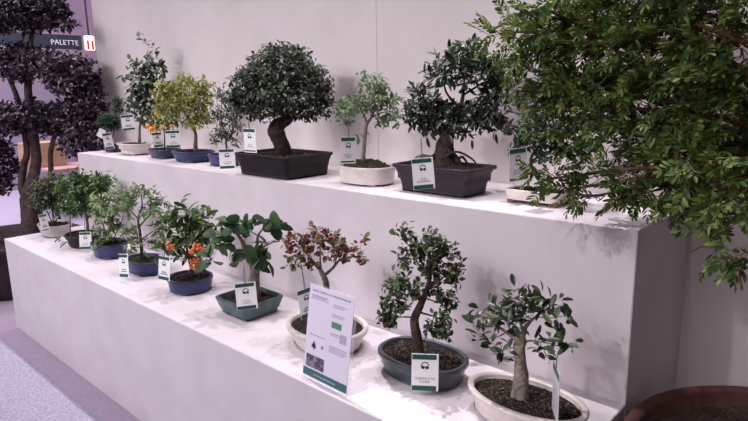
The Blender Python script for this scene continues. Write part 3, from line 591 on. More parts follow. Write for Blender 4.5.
PROF = {  # (offset towards the base 0..1 of the taper, height fraction), outer side from the base up, then the inside
    'round':  [(.9, .0), (1., .0), (1., .05), (.62, .28), (.3, .6), (.1, .82), (.0, .9), (.0, .97)],
    'flare':  [(.9, .0), (1., .0), (.98, .06), (.86, .3), (.6, .62), (.28, .84), (.24, .88), (.0, .885), (.0, 1.)],
    'lip':    [(.9, .0), (1., .0), (1., .08), (.7, .3), (.45, .6), (.4, .78), (.38, .8), (.0, .82), (.0, 1.)],
    'straight': [(.85, .0), (.95, .0), (1., .05), (.75, .3), (.4, .6), (.15, .85), (.1, .87), (.0, .9), (.0, 1.)],
}
def pot_mesh(a, b, h, n, tap, prof, wall=.008, z0=0., seg=64):
    V = []; F = []; rings = []
    def ring(sx, sy, z):
        i0 = len(V)
        for k in range(seg):
            th = 2 * math.pi * (k + .5) / seg
            x, y = sup(max(sx, .001), max(sy, .001), n, th); V.append((x, y, z))
        rings.append(i0)
    for t, zf in PROF[prof]:
        s = 1 - (1 - tap) * t
        ring(a * s, b * s, z0 + (h - z0) * zf)
    ring(a - .0015, b - .0015, h + .0012); ring(a - wall, b - wall, h + .0012); ring(a - wall - .0015, b - wall - .0015, h - .002); ring(a - wall - .004, b - wall - .004, h * .45 + z0 * .5)
    for i, j in zip(rings, rings[1:]):
        for k in range(seg):
            k2 = (k + 1) % seg; F.append((i + k, i + k2, j + k2, j + k))
    F.append(tuple(rings[0] + k for k in range(seg))[::-1]); F.append(tuple(rings[-1] + k for k in range(seg)))
    return from_arrays('pot', V, F)

def soil_mesh(a, b, n, z, dome, grain=.003, seg=56, nr=14):
    V = [(0, 0, z + dome)]; F = []
    for i in range(1, nr + 1):
        t = i / nr
        for k in range(seg):
            th = 2 * math.pi * k / seg
            x, y = sup(a * t, b * t, n, th)
            V.append((x + RNG.normal() * grain * .3 * (t < 1), y + RNG.normal() * grain * .3 * (t < 1), z + dome * (1 - t * t) + RNG.normal() * grain * (t < 1)))
    for k in range(seg): F.append((0, 1 + k, 1 + (k + 1) % seg))
    for i in range(nr - 1):
        for k in range(seg):
            p, q = 1 + i * seg, 1 + (i + 1) * seg; k2 = (k + 1) % seg
            F.append((p + k, q + k, q + k2, p + k2))
    return from_arrays('soil', V, F, smooth=False)

def ico(name, r, sub=2, squash=1):
    bm = bmesh.new(); bmesh.ops.create_icosphere(bm, subdivisions=sub, radius=r)
    for v in bm.verts: v.co.z *= squash
    return from_bm(name, bm, True)

def text_mesh(name, body, size, align='CENTER', extrude=0.):
    cu = bpy.data.curves.new(name, 'FONT'); cu.body = body; cu.size = size; cu.align_x = align; cu.align_y = 'CENTER'; cu.extrude = extrude
    cu.resolution_u = 2
    t = bpy.data.objects.new(name, cu); COL.objects.link(t)
    dg = bpy.context.evaluated_depsgraph_get(); dg.update()
    me = bpy.data.meshes.new_from_object(t.evaluated_get(dg))
    bpy.data.objects.remove(t); bpy.data.curves.remove(cu)
    me.name = name; return me

def place_flat(me, cx, cz, y):
    """a mesh drawn in its local xy plane, stood up to face -y at x=cx, z=cz"""
    me.transform(Matrix.Translation((cx, y, cz)) @ Matrix.Rotation(math.pi / 2, 4, 'X')); return me

def join(name, meshes):
    bm = bmesh.new()
    for m in meshes: bm.from_mesh(m)
    me = bpy.data.meshes.new(name); bm.to_mesh(me); bm.free()
    for m in meshes: bpy.data.meshes.remove(m)
    return me

# ------------------------------------------------------------------ setting
M = {}
M['white_panel'] = mix_mat('painted_panel', (216, 205, 209), (224, 214, 216), 3, .62, .05, 60)
M['plinth'] = mix_mat('plinth_paint', (213, 203, 211), (221, 212, 219), 5.5, .6, .06, 40, detail=6)
M['carpet'] = mix_mat('pale_carpet', (158, 152, 175), (195, 189, 210), 90, .95, .5, 500, spec=.1)
M['carpet_mauve'] = mix_mat('mauve_carpet', (166, 150, 174), (188, 172, 194), 110, .95, .5, 500, spec=.1)
M['hall'] = mix_mat('hall_partition', (160, 138, 162), (170, 148, 172), 1.5, .8)

WALL_Y = 1.006; LED_Y = .503; X0 = -3.665
bm = bmesh.new(); add_box(bm, (-16, -7, -.1), (6, 9, -.002)); struct(obj('floor', from_bm('floor', bm), M['carpet']))
bm = bmesh.new(); add_box(bm, (-5.6, -.122, -.002), (5, 3., .002)); struct(obj('floor_mauve', from_bm('floor_mauve', bm), M['carpet_mauve']))
bm = bmesh.new()
for xa, xb in ((-4.375, -1.3727), (-1.3703, 1.63), (1.634, 4.5)):
    add_box(bm, (xa, WALL_Y, .002), (xb, WALL_Y + .1, 3.6))
add_box(bm, (-4.3, WALL_Y + .004, .002), (4.4, WALL_Y + .09, 3.59))
struct(obj('wall_back', from_bm('wall_back', bm), M['white_panel']))
bm = bmesh.new(); add_box(bm, (-12.6, -7, 0), (-12.4, 9, 4.2)); struct(obj('wall_far', from_bm('wall_far', bm), M['hall']))

lo = obj('display_plinth', box_me('display_plinth', (X0, 0, .002), (0, LED_Y - .001, .6), .002), M['plinth'])
tag_props(lo, 'low white step of the display, standing in front and carrying the front row of bonsai', 'plinth', 'white display steps')
up = obj('display_plinth', box_me('display_plinth', (X0, LED_Y, .002), (0, WALL_Y - .001, 1.1), .002), M['plinth'])
tag_props(up, 'high white step of the display, against the wall and carrying the back row of bonsai', 'plinth', 'white display steps')

# ------------------------------------------------------------------ bonsai
BARK = {'grey': mix_mat('bark_grey', (92, 80, 76), (140, 126, 118), 60, .9, .9, 90),
        'brown': mix_mat('bark_brown', (62, 48, 44), (98, 80, 72), 60, .9, .9, 90),
        'pale': mix_mat('bark_pale', (120, 108, 98), (168, 154, 142), 50, .9, .8, 90),
        'dark': mix_mat('bark_dark', (44, 35, 33), (78, 64, 58), 60, .9, .9, 90)}
SOIL = {'dark': mix_mat('soil_dark', (22, 16, 15), (62, 48, 42), 180, 1, .8, 260),
        'speck': mix_mat('soil_specks', (26, 20, 18), (120, 100, 84), 150, 1, .8, 260, contrast=(.5, .72)),
        'moss': mix_mat('soil_moss', (34, 36, 22), (74, 72, 44), 120, 1, .8, 260)}
GLAZE = {'white': mix_mat('glaze_white', (206, 194, 192), (222, 212, 208), 25, .35, .05, 30, coat=.3),
         'grey': mix_mat('glaze_pale_grey', (176, 168, 170), (196, 188, 188), 25, .45),
         'black': mix_mat('clay_dark', (28, 22, 27), (38, 31, 36), 30, .6, .1, 60, spec=.3),
         'blue': mix_mat('glaze_blue', (20, 28, 72), (34, 46, 104), 18, .34, .06, 40, coat=.12),
         'navy': mix_mat('glaze_navy', (20, 24, 58), (30, 36, 78), 18, .34, coat=.12),
         'teal': mix_mat('glaze_teal', (38, 66, 66), (70, 96, 96), 22, .3, .06, 40, coat=.2),
         'slate': mix_mat('glaze_slate', (40, 50, 55), (60, 72, 77), 22, .32, .04, 40, coat=.2),
         'plum': mix_mat('clay_plum', (30, 22, 30), (42, 33, 41), 20, .45, .05, 60, spec=.35),
         'foot': mix_mat('bare_clay', (112, 68, 52), (140, 90, 70), 30, .8)}
ORANGE = mix_mat('orange_berry', (190, 82, 38), (218, 118, 60), 20, .3)
DARKRED = mix_mat('dark_red_berry', (96, 20, 30), (134, 40, 48), 20, .3)
FRUIT = mix_mat('orange_fruit', (238, 140, 40), (250, 170, 70), 20, .4)

G_LO, G_UP = 'bonsai in the front row', 'bonsai in the back row'
SPEC = {
 'l1': dict(name='potted_bonsai', label='bushy bonsai in a pale grey oval pot at the left end of the low step', pot='grey', prof='straight', soil='dark', bark='brown',
   st=dict(len=.03, ratio=.42, kind='point', cover=1.9, m=5, up=.3, twigs=.6), cols=[(34, 52, 30), (58, 84, 44), (84, 106, 64), (104, 98, 70)]),
 'l3': dict(label='two-stemmed leafy bonsai in a round black pot, low step', pot='black', prof='round', soil='dark', bark='grey',
   st=dict(len=.04, ratio=.42, kind='point', cover=2.3, m=5, up=.4), cols=[(46, 68, 34), (70, 102, 50), (106, 138, 76), (80, 114, 58)]),
 'l4': dict(label='light green drooping bonsai in a blue oval pot, just right of the black pot', pot='blue', prof='lip', soil='dark', bark='brown',
   st=dict(len=.046, ratio=.38, kind='point', cover=2.6, m=4, up=.1, palm=3, hang=-.3), cols=[(84, 112, 62), (114, 142, 86), (142, 164, 112), (100, 128, 78)]),
 'l5': dict(label='upright branching bonsai over mossy soil in a blue pot, left of the orange-berried one', pot='blue', prof='lip', soil='moss', bark='brown',
   st=dict(len=.038, ratio=.4, kind='point', cover=2.2, m=4, up=.15, palm=3, hang=-.15), cols=[(74, 102, 60), (104, 132, 80), (132, 154, 104), (92, 118, 72)]),
 'l6': dict(label='glossy-leaved bonsai hung with orange berries in a round blue pot', pot='blue', prof='lip', soil='speck', bark='brown',
   st=dict(len=.056, ratio=.42, kind='oblong', cover=2.0, m=4, up=.3, droop=.35, twigs=.4, face=.6), cols=[(36, 56, 30), (56, 82, 42), (86, 110, 58), (124, 138, 78)], rough=.28, berry=('berry', ORANGE)),
 'l7': dict(label='fig bonsai with big lobed leaves in a square teal glazed pot', pot='teal', prof='round', soil='dark', bark='grey',
   st=dict(len=.064, ratio=.74, kind='fig', cover=1.25, m=3, up=.3, fold=.08, droop=.35, tl=.6, twigs=.6, face=.5), cols=[(34, 60, 38), (50, 82, 50), (70, 102, 62), (100, 126, 82)], rough=.45),
 'l8': dict(label='red-berried bonsai with sparse reddish leaves in a white oval pot behind the information sign', pot='white', prof='lip', soil='dark', bark='grey',
   st=dict(len=.024, ratio=.6, kind='oval', cover=1.2, m=4, up=.3, twigs=.9, tl=1.6), cols=[(66, 84, 50), (112, 118, 72), (128, 92, 74), (108, 58, 54), (88, 104, 62)], berry=('berry', DARKRED)),
 'l10': dict(label='tall open bonsai with tiny dark oval leaves in a slate grey-green oval pot', pot='slate', prof='lip', soil='speck', bark='brown',
   st=dict(len=.0205, ratio=.58, kind='oval', cover=2.6, m=5, up=.25, twigs=.7, tl=1.8), cols=[(38, 52, 36), (56, 74, 48), (82, 100, 68), (128, 142, 98)]),
 'l11': dict(label='olive bonsai with a thick straight stump in a wide white oval pot, nearest the camera', pot='white', prof='straight', soil='speck', bark='pale',
   st=dict(len=.036, ratio=.4, kind='oblong', cover=1.85, m=5, up=.4, twigs=.6, tl=1.1), cols=[(32, 46, 32), (46, 64, 42), (68, 88, 58), (110, 126, 96)], rough=.32),
 'ua': dict(label='dwarf dark green ball bonsai in a small navy pot, leftmost on the high step', pot='navy', prof='round', soil='dark', bark='dark',
   st=dict(len=.018, ratio=.4, kind='tiny', cover=3.2, m=6, up=.5), cols=[(24, 52, 30), (40, 76, 40), (66, 102, 62)]),
 'ub': dict(label='tall slender ficus bonsai with loose top shoots in a white oval pot', pot='white', prof='flare', soil='dark', bark='grey',
   st=dict(len=.05, ratio=.5, kind='oval', cover=2.0, m=4, up=.3, droop=.35), cols=[(32, 50, 34), (52, 74, 48), (84, 106, 74), (124, 142, 112)]),
 'uc': dict(label='small bonsai bearing orange fruit in a dark blue pot', pot='navy', prof='lip', soil='dark', bark='dark',
   st=dict(len=.034, ratio=.42, kind='oval', cover=1.4, m=5, up=.3), cols=[(66, 88, 40), (98, 116, 54), (140, 146, 74)], berry=('fruit', FRUIT)),
 'ud': dict(label='yellow-green spreading bonsai in a wide blue rectangular pot', pot='blue', prof='lip', soil='dark', bark='grey',
   st=dict(len=.03, ratio=.44, kind='oval', cover=2., m=5, up=.2, twigs=.4), cols=[(112, 126, 58), (152, 160, 76), (186, 186, 104), (128, 144, 76)]),
 'ue': dict(label='airy bonsai with narrow grey-green leaves in a blue pot left of the dome bonsai', pot='blue', prof='lip', soil='dark', bark='brown',
   st=dict(len=.034, ratio=.27, kind='point', cover=1.8, m=5, up=.5, twigs=.6), cols=[(46, 62, 46), (74, 92, 68), (106, 124, 98)]),
 'uf': dict(label='large dome-shaped dark bonsai with a knotted trunk in a black rectangular pot', pot='black', prof='flare', soil='speck', bark='dark',
   st=dict(len=.023, ratio=.52, kind='oval', cover=2.3, m=6, up=.3, inner=.5, twigs=.15), cols=[(38, 48, 36), (58, 72, 54), (90, 104, 82), (136, 146, 122)]),
 'ug': dict(label='slim pale green bonsai on a mossy mound in a white oval pot', pot='white', prof='straight', soil='moss', bark='pale', dome=.035,
   st=dict(len=.03, ratio=.42, kind='oval', cover=1.8, m=5, up=.3, twigs=.5), cols=[(74, 104, 66), (104, 136, 90), (140, 166, 124), (92, 116, 82)]),
 'uh': dict(label='big dark two-tiered bonsai with exposed roots in a plum-black tapered rectangular pot', pot='plum', prof='flare', soil='dark', bark='dark', dome=.02,
   st=dict(len=.038, ratio=.32, kind='oblong', cover=2.5, m=6, up=.3, inner=.35, twigs=.3, tl=1.0), cols=[(30, 42, 32), (44, 58, 44), (66, 82, 60), (106, 120, 98)], rough=.34),
 'ui': dict(label='dark green bonsai in a cream rectangular pot on brown feet, behind the overhanging tree branches', pot='white', prof='round', soil='dark', bark='dark', feet=True,
   st=dict(len=.026, ratio=.5, kind='oval', cover=2.0, m=5, up=.3, twigs=.3), cols=[(26, 44, 28), (42, 64, 40), (70, 92, 60)]),
}
for p in PLANTS:
    s = SPEC[p['key']]; low = p['loc'][2] < .8
    a, b, h, n, tap = p['a'], p['b'], p['h'], p['n'], p['tap']
    t = thing('potted_bonsai', s['label'], 'bonsai', (p['loc'][0], p['loc'][1], p['loc'][2] + .0005), 0, G_LO if low else G_UP)
    if s['pot'] == 'white' and p['key'] in ('l8', 'l11'): wall = .016
    elif p['key'] in ('uf', 'uh', 'l10'): wall = .012
    else: wall = .009
    foot = .012 if s.get('feet') else .007
    pot = obj('pot', pot_mesh(a, b, h, n, tap, s['prof'], wall, z0=foot), GLAZE[s['pot']], t)
    for sx in (-1, 1):
        for sy in (-1, 1):
            fx, fy = sx * a * tap * (.62 if n < 3 else .8), sy * b * tap * (.6 if n < 3 else .78)
            f = obj('foot', box_me('foot', (fx - a * .13, fy - b * .1, 0), (fx + a * .13, fy + b * .1, foot + .002), .002), GLAZE['foot'] if s.get('feet') else GLAZE[s['pot']], pot)
            if s.get('feet'): f['label'] = 'brown bare clay foot'
    sz = h - (.012 if h > .06 else .008)
    obj('soil', soil_mesh(a - wall - .001, b - wall - .001, n, sz, s.get('dome', .008), .0035), SOIL[s['soil']], t)
    tb = Tubes(); nodes = []
    for path in p['trunks']:
        P = np.array(path)
        if path is p['trunks'][0] or P[0][2] < h * 1.3:
            P[0][2] = min(P[0][2], sz - .004)
        C_ = catmull(P, 5); nodes.append(C_)
        tb.add(P, 10, 5, .12 if P[0][3] > .008 else .05)
    nodes = np.vstack(nodes); nodes = nodes[nodes[:, 2] > h * 1.4] if (nodes[:, 2] > h * 1.4).any() else nodes
    lv = Leaves()
    foliage(p['blobs'], nodes, s['st'], lv, tb, (LED_Y if low else WALL_Y) - .004 - p['loc'][1])
    for V_ in lv.V: V_[:, 2] = np.maximum(V_[:, 2], .006)
    tb.V = [np.array([v[0], v[1], max(v[2], .012)]) for v in tb.V]
    obj('foliage', lv.mesh('foliage'), leaf_mat('leaf_' + p['key'], s['cols'], s.get('rough', .42)), t)
    obj('trunk', tb.mesh('trunk'), BARK[s['bark']], t)
    if p['berries']:
        nm, mt = s['berry']; me = None
        r0 = float(np.mean([q[3] for q in p['berries']]))
        me = ico(nm, r0, 2, .95); me.materials.append(mt)
        for q in p['berries'][:100]:
            o = obj(nm, me, None, t); o.location = q[:3]; o.scale = [q[3] / r0] * 3
    if p['key'] == 'uh':   # the stone beside the trunk
        st_ = ico('rock', .038, 3, .6)
        for v in st_.vertices: v.co *= 1 + .12 * math.sin(v.co.x * 160) * math.cos(v.co.y * 130 + v.co.z * 90)
        o = obj('rock', st_, mix_mat('rock_brown', (74, 58, 52), (116, 96, 86), 50, .9, .8, 90), t); o.location = (-.078, -.012, h + .012); o.rotation_euler = (0, 0, .5)

# ------------------------------------------------------------------ hanging tags
TAGW = flat_mat('tag_paper', (246, 244, 248), .55)
TAGSH = flat_mat('tag_shaded_card', (196, 194, 198), .4)  # grey card for the edge-on tag, its shade put into the colour
TAGG = flat_mat('tag_green', (28, 82, 72), .5)
TAGK = flat_mat('tag_ink', (40, 44, 50), .6)
TAGT = flat_mat('tag_grey_ink', (84, 84, 94), .6)
STRING = flat_mat('string_green', (58, 84, 80), .7)
TL = {
 'l1': ('narrow-looking tag turned sideways on the leftmost pot of the low step', None),
 'l3a': ('fallen tag leaning at a slant beside the round black pot', None),
 'l3b': ('upright tag in front of the round black pot', ('ULMUS', 'PARVIFOLIA')),
 'l5': ('tilted tag at the left of the mossy blue pot', None),
 'l6': ('tag hanging at the left of the orange-berried bonsai', None),
 'l7': ('tag hanging in front of the square teal pot', ('FICUS', 'CARICA')),
 'l8': ('tag half hidden behind the information sign', None),
 'l10': ('tag hanging over the slate grey-green oval pot', ('CARPINUS DE', 'KOREA')),
 'l11': ('tag seen nearly edge-on, hanging over the soil of the nearest white pot', None),
 'ua1': ('small cream slip poking out left of the dwarf ball bonsai', None),
 'ua2': ('tag hanging in front of the small navy pot, leftmost of the high step', None),
 'ub': ('tag hanging beside the ball bonsai above the white pot of the tall ficus', None),
 'uc': ('tag in front of the orange-fruited bonsai, just under the fruit', None),
 'ud': ('squarish tag between the orange-fruited and the yellow-green bonsai', ('ACER', 'PALMATUM')),
 'ue': ('tag hanging low over the blue pot left of the dome bonsai', ('LIGUSTRUM', 'SINENSE')),
 'uf': ('tag at the left corner of the black pot under the dome bonsai', ('FICUS', 'RETUSA')),
 'ug': ('tag hanging left of the slim pale green bonsai trunk', ('QUERCUS', 'SUBER')),
 'uh': ('tag hanging in front of the plum-black tapered pot', ('OLEA', 'EUROPAEA')),
 'ui': ('white tag above the cream rectangular pot, just left of the overhanging branches', ('PISTACIA', 'LENTISCUS')),
}
def emblem(w, cz):
    """a ring open at the right over two rounded leaves"""
    bm = bmesh.new(); R, r = w * .155, w * .118
    n = 22; vs = []
    for i in range(n + 1):
        th = math.radians(10 + 190 * i / n)
        vs.append((bm.verts.new((R * math.cos(th), R * math.sin(th), 0)), bm.verts.new((r * math.cos(th), r * math.sin(th) , 0))))
    for p, q in zip(vs, vs[1:]): bm.faces.new((p[0], q[0], q[1], p[1]))
    for cx in (-.075, .075):
        ring = [bm.verts.new((w * cx + w * .07 * math.cos(k / 16 * 6.2832), -w * .055 + w * .062 * math.sin(k / 16 * 6.2832), 0)) for k in range(16)]
        bm.faces.new(ring)
    me = from_bm('emblem', bm); return me
for g in TAGS:
    label, words = TL[g['key']]
    w, h = g['w'], g['h']; low = g['loc'][2] < 1
    t = thing('plant_tag', label, 'tag', g['loc'], 0, 'hanging plant tags')
    t.rotation_euler = (math.radians(g['pitch'] - (0 if g['key'] in ('l11', 'uf', 'ug', 'ui', 'l3a') else 8)), math.radians(-g['roll']), math.radians(g['rz'])); 
    th = .0012
    bm = bmesh.new(); add_box(bm, (-w / 2, -th / 2, -h / 2), (w / 2, th / 2, h / 2), .0004)
    obj('card', from_bm('card', bm), TAGSH if g['key'] == 'l11' else TAGW, t)
    if g['key'] == 'ua1': continue
    plain = g['key'] == 'l11'
    y = -th / 2 - .0004
    bh = h * .13
    for nm, z in (('header_band', h / 2 - h * .03 - bh / 2), ('footer_band', -h / 2 + h * .02 + bh * .42)):
        if plain and nm == 'footer_band': continue
        k = .42 if nm == 'footer_band' and g['key'] in ('ui', 'ug', 'uf', 'l1') else 1.
        bm = bmesh.new(); add_box(bm, (-w / 2 + w * .02, y - .0002, z - bh / 2 * k), (w / 2 - w * .08, y + .0004, z + bh / 2 * k))
        o = obj(nm, from_bm(nm, bm), TAGG, t); o['label'] = 'dark green band'
    if not plain: obj('emblem', place_flat(emblem(w, 0), 0, h * .17, y), TAGK, t)['label'] = 'dark round emblem'
    words = words or ('BONSAI', 'BONSAI')
    ms = [place_flat(text_mesh('lettering', words[0], h * .085), 0, -h * .17, y), place_flat(text_mesh('lettering', words[1], h * .085), 0, -h * .255, y)]
    if g['key'] in ('l1', 'l3a', 'l5', 'l6', 'l8', 'l11', 'ua2', 'ub', 'uc'):
        for m_ in ms: bpy.data.meshes.remove(m_)      # no legible words on these
        for zz, ww in () if plain else ((-.17, .22), (-.25, .3)): obj('text_line', box_me('text_line', (-w * ww, y - .0002, h * zz - h * .018), (w * ww, y + .0002, h * zz + h * .018)), TAGT, t)
    else:
        obj('lettering', join('lettering', ms), TAGT, t)
    st = Tubes(); s_ = g['s']
    st.add([[-.002, 0, h / 2 - .006, .0009], [-.001, -.001, h / 2 + s_ * .4, .0009], [.003, .004, h / 2 + s_, .0009]], 5, 3)
    st.add([[.002, 0, h / 2 - .006, .0009], [.002, -.001, h / 2 + s_ * .4, .0009], [.003, .005, h / 2 + s_, .0009]], 5, 3)
    obj('string', st.mesh('string'), STRING, t)

# ------------------------------------------------------------------ information sign
ACR, nt, b = new_mat('clear_acrylic')
b.inputs['Base Color'].default_value = (.93, .93, .96, 1); b.inputs['Roughness'].default_value = .08
tr = nt.nodes.new('ShaderNodeBsdfTransparent'); tr.inputs['Color'].default_value = (.97, .97, .985, 1)
mx = nt.nodes.new('ShaderNodeMixShader'); mx.inputs[0].default_value = .12
nt.links.new(tr.outputs[0], mx.inputs[1]); nt.links.new(b.outputs[0], mx.inputs[2]); nt.links.new(mx.outputs[0], nt.nodes['Material Output'].inputs['Surface'])
sg = thing('sign_holder', 'clear acrylic stand with a white information sheet at the edge of the low step', 'sign', (SIGN['loc'][0], SIGN['loc'][1], .6005), math.radians(SIGN['rz']))
w, h, tilt = SIGN['w'], SIGN['h'], math.radians(SIGN['tilt'])
tm = Matrix.Rotation(-tilt, 4, 'X')
def on_sheet(me): me.transform(Matrix.Translation((0, 0, .004)) @ tm); return me
def rect(name, x0, z0, x1, z1, y=-.0006, th=.0004):   # fractions of the sheet, from its lower left
    return on_sheet(box_me(name, (-w / 2 + x0 * w, y - th, z0 * h), (-w / 2 + x1 * w, y, z1 * h)))
obj('acrylic_panel', on_sheet(box_me('acrylic_panel', (-w / 2 - .004, .0012, 0), (w / 2 + .012, .0034, h + .004), .0006)), ACR, sg)
obj('acrylic_base', box_me('acrylic_base', (-w / 2 - .004, .004, 0), (w / 2 + .012, .085, .003), .0006), ACR, sg)
PAPER = flat_mat('sheet_paper', (230, 221, 242), .35); GREYT = flat_mat('sheet_grey_print', (140, 134, 160), .6); DARKT = flat_mat('sheet_dark_print', (96, 90, 120), .6)
obj('sheet', rect('sheet', 0, 0, 1, 1, .0008, .001), PAPER, sg)
o = obj('footer_band', rect('footer_band', 0, .012, 1, .095), flat_mat('sheet_teal', (58, 104, 112), .5), sg); o['label'] = 'teal band along the bottom'
o = obj('green_label', rect('green_label', .56, .62, .78, .685), flat_mat('sheet_green', (92, 142, 102), .5), sg); o['label'] = 'small green box'
def line(x0, x1, z, t=.006): obj('text_line', on_sheet(box_me('text_line', (-w / 2 + x0 * w, -.0011, (z - t / 2) * h), (-w / 2 + x1 * w, -.0006, (z + t / 2) * h))), GREYT, sg)
for x0, x1, z in ((.06, .44, .895), (.06, .4, .88), (.06, .46, .862), (.56, .86, .86), (.56, .8, .84), (.56, .84, .76), (.56, .8, .74), (.56, .82, .56), (.56, .74, .54), (.08, .45, .47), (.55, .95, .425), (.55, .93, .405), (.55, .95, .385), (.55, .88, .365)):
    line(x0, x1, z)
me = text_mesh('heading', 'BONSAI CENTRE DE CULTURE MEDITERRANEE', h * .028)
wd = max(v.co.x for v in me.vertices) - min(v.co.x for v in me.vertices)
me.transform(Matrix.Scale(.86 * w / wd, 4, (1, 0, 0)))
obj('heading', on_sheet(place_flat(me, 0, .945 * h, -.0009)), DARKT, sg)
me = text_mesh('footer_lettering', 'www.bonsai', h * .028)
wd = max(v.co.x for v in me.vertices) - min(v.co.x for v in me.vertices)
me.transform(Matrix.Scale(.5 * w / wd, 4, (1, 0, 0)))
obj('footer_lettering', on_sheet(place_flat(me, 0, .053 * h, -.0014)), PAPER, sg)['label'] = 'white lettering on the teal band'
obj('photograph', rect('photograph', .05, .115, .47, .25), mix_mat('sheet_photo', (66, 62, 92), (140, 132, 140), 60, .5, contrast=(.4, .6)), sg)['label'] = 'dark photograph of plants'
obj('picture', rect('picture', .76, .49, .9, .585), mix_mat('sheet_picture', (196, 176, 216), (170, 168, 190), 40, .5), sg)['label'] = 'small lilac picture'
bm = bmesh.new()
vs = [bm.verts.new(((x - .5) * w, -.001, z * h)) for x, z in ((.19, .315), (.215, .315), (.215, .335), (.27, .335), (.235, .355), (.255, .358), (.225, .378), (.202, .41), (.18, .378), (.15, .358), (.17, .355), (.13, .335), (.19, .335))]
bm.faces.new(vs)
obj('tree_emblem', on_sheet(from_bm('tree_emblem', bm)), TAGK, sg)
obj('emblem', on_sheet(place_flat(emblem(.036, 0), -.5 * w + .4 * w, .37 * h, -.001)), TAGK, sg)

# ------------------------------------------------------------------ big overhanging tree in a terracotta pot
big = thing('potted_tree', 'large tree with feathery leaves overhanging from the right, in a wide terracotta pot', 'tree', (.425, .453, .002))
bo = np.array([.425, .453, .002])
TERR = mix_mat('terracotta', (56, 24, 18), (78, 37, 27), 14, .75, .15, 60)
V = []; F = []; seg = 96
prof = [(.0, 0), (.26, 0), (.27, .01), (.33, .25), (.372, .5), (.374, .535), (.392, .54), (.398, .55), (.398, .605), (.392, .616), (.366, .618), (.358, .61), (.352, .54), (0, .54)]
for r, z in prof:
    for k in range(seg): V.append((max(r, .001) * math.cos(k / seg * 6.283185), max(r, .001) * math.sin(k / seg * 6.283185), z))
for i in range(len(prof) - 1):
    for k in range(seg): F.append((i * seg + k, i * seg + (k + 1) % seg, (i + 1) * seg + (k + 1) % seg, (i + 1) * seg + k))
obj('pot', from_arrays('pot', V, F), TERR, big)
obj('soil', soil_mesh(.354, .354, 2, .572, .012, .005, 90, 26), mix_mat('soil_big', (30, 18, 14), (66, 42, 32), 90, 1, .8, 200), big)
tb = Tubes()
trunkp = np.array([[.03, .02, .56, .032], [.05, .03, .75, .028], [.03, .02, 1.0, .025], [.0, .03, 1.25, .022], [-.02, .02, 1.5, .018], [-.02, .0, 1.8, .013], [0, 0, 2.1, .008]])
tb.add(trunkp, 10, 5, .08)
nodes = catmull(trunkp, 6); nodes = nodes[nodes[:, 2] > 1.2]
lv, tw = Leaves(), Tubes()
def compound(P, D, N, ln, pairs, leaflet):
    """pinnate leaves: a thin stalk with leaflets in pairs"""
    D = unit(D); S = unit(np.cross(D, N)); N = np.cross(S, D); nn = len(P)
    ln = ln * RNG.uniform(.75, 1.2, nn)
    dr = RNG.uniform(.1, .35, nn)
    for i in range(nn):
        a = P[i]; e = a + D[i] * ln[i] - N[i] * ln[i] * dr[i]; mdp = a + D[i] * ln[i] * .5 - N[i] * ln[i] * dr[i] * .25
        tw2.add([[*a, .0008], [*mdp, .0007], [*e, .0005]], 3)
    for k in range(pairs):
        t = .25 + .7 * k / (pairs - 1) if pairs > 1 else .9
        q = P + D * (ln * t)[:, None] - N * (ln * dr * t * t)[:, None]
        for sgn in (-1, 1):
            an = RNG.uniform(.75, 1.0, (nn, 1))
            dd = D * np.cos(an) + sgn * S * np.sin(an) - N * RNG.uniform(0, .35, (nn, 1))
            lv.add(q, dd, N + RNG.normal(size=(nn, 3)) * .25, leaflet * RNG.uniform(.75, 1.15, nn) * (1 - .25 * abs(t - .6)), .36, kind='oblong', fold=.12, droop=.15)
    q = P + D * ln[:, None] - N * (ln * dr)[:, None]
    lv.add(q, D - N * .3, N, leaflet * RNG.uniform(.7, 1., nn), .38, kind='oblong')
tw2 = Tubes()
ctr = np.array([.0, .0, 1.6])
for bx, by, bz, rx, rz in FG:
    c0 = np.array([bx, by, bz]) - bo; R = np.array([rx, rx, rz]) 
    j = np.argmin(np.linalg.norm(nodes[:, :3] - c0 + np.array([0, 0, .25]), axis=1)); a = nodes[j]
    out = unit(c0 - a[:3])
    md = (a[:3] + c0) / 2 + np.array([0, 0, .06])
    tw.add([[*a[:3], .008], [*md, .006], [*c0, .0035], [*(c0 + out * rx * .8), .0015]], 6, 4)
    nc = max(4, int(math.pi * rx * rz / .0011))
    d = rnd_dirs(nc); c = c0 + d * R * (RNG.uniform(.1, 1., (nc, 1)) ** .5)
    w3 = c + bo; keep = ~((w3[:, 0] < .12) & (w3[:, 2] < 1.2) & (w3[:, 1] > .38)); c = c[keep]; d = d[keep]; nc = len(c)
    if nc == 0: continue
    td = unit(d * .5 + out * .45 + RNG.normal(size=(nc, 3)) * .55 + np.array([0, 0, .1]))
    for i in range(nc):
        b0 = c0 + (c[i] - c0) * .1 - out * rx * .2
        mm = b0 + (c[i] - b0) * .5 + RNG.normal(size=3) * rx * .08
        tw.add([[*b0, .0018], [*mm, .0014], [*c[i], .001], [*(c[i] + td[i] * .04), .0006]], 4, 2)
    for k in range(4):
        p = c + td * (.045 * (k + RNG.uniform(0, 1, nc)) / 4)[:, None]
        ld = unit(td * .7 + unit(np.cross(td, rnd_dirs(nc))) * .9 + np.array([0, 0, -.05]))
        compound(p, ld, unit(np.array([0, 0, 1.]) + RNG.normal(size=(nc, 3)) * .55), .06, 5, .0235)
for path in TW:
    q = [np.array(v) - bo for v in path]
    tw.add([[*v, .0022 - .0004 * i] for i, v in enumerate(q)], 5, 3)
    C_ = catmull(np.array(q), 6); k = RNG.integers(len(C_) // 3, len(C_), 6)
    P = C_[k]; compound(P, RNG.normal(size=(6, 3)) + np.array([-.4, 0, -.5]), np.array([0, 0, 1.]) + RNG.normal(size=(6, 3)) * .4, .055, 4, .024)
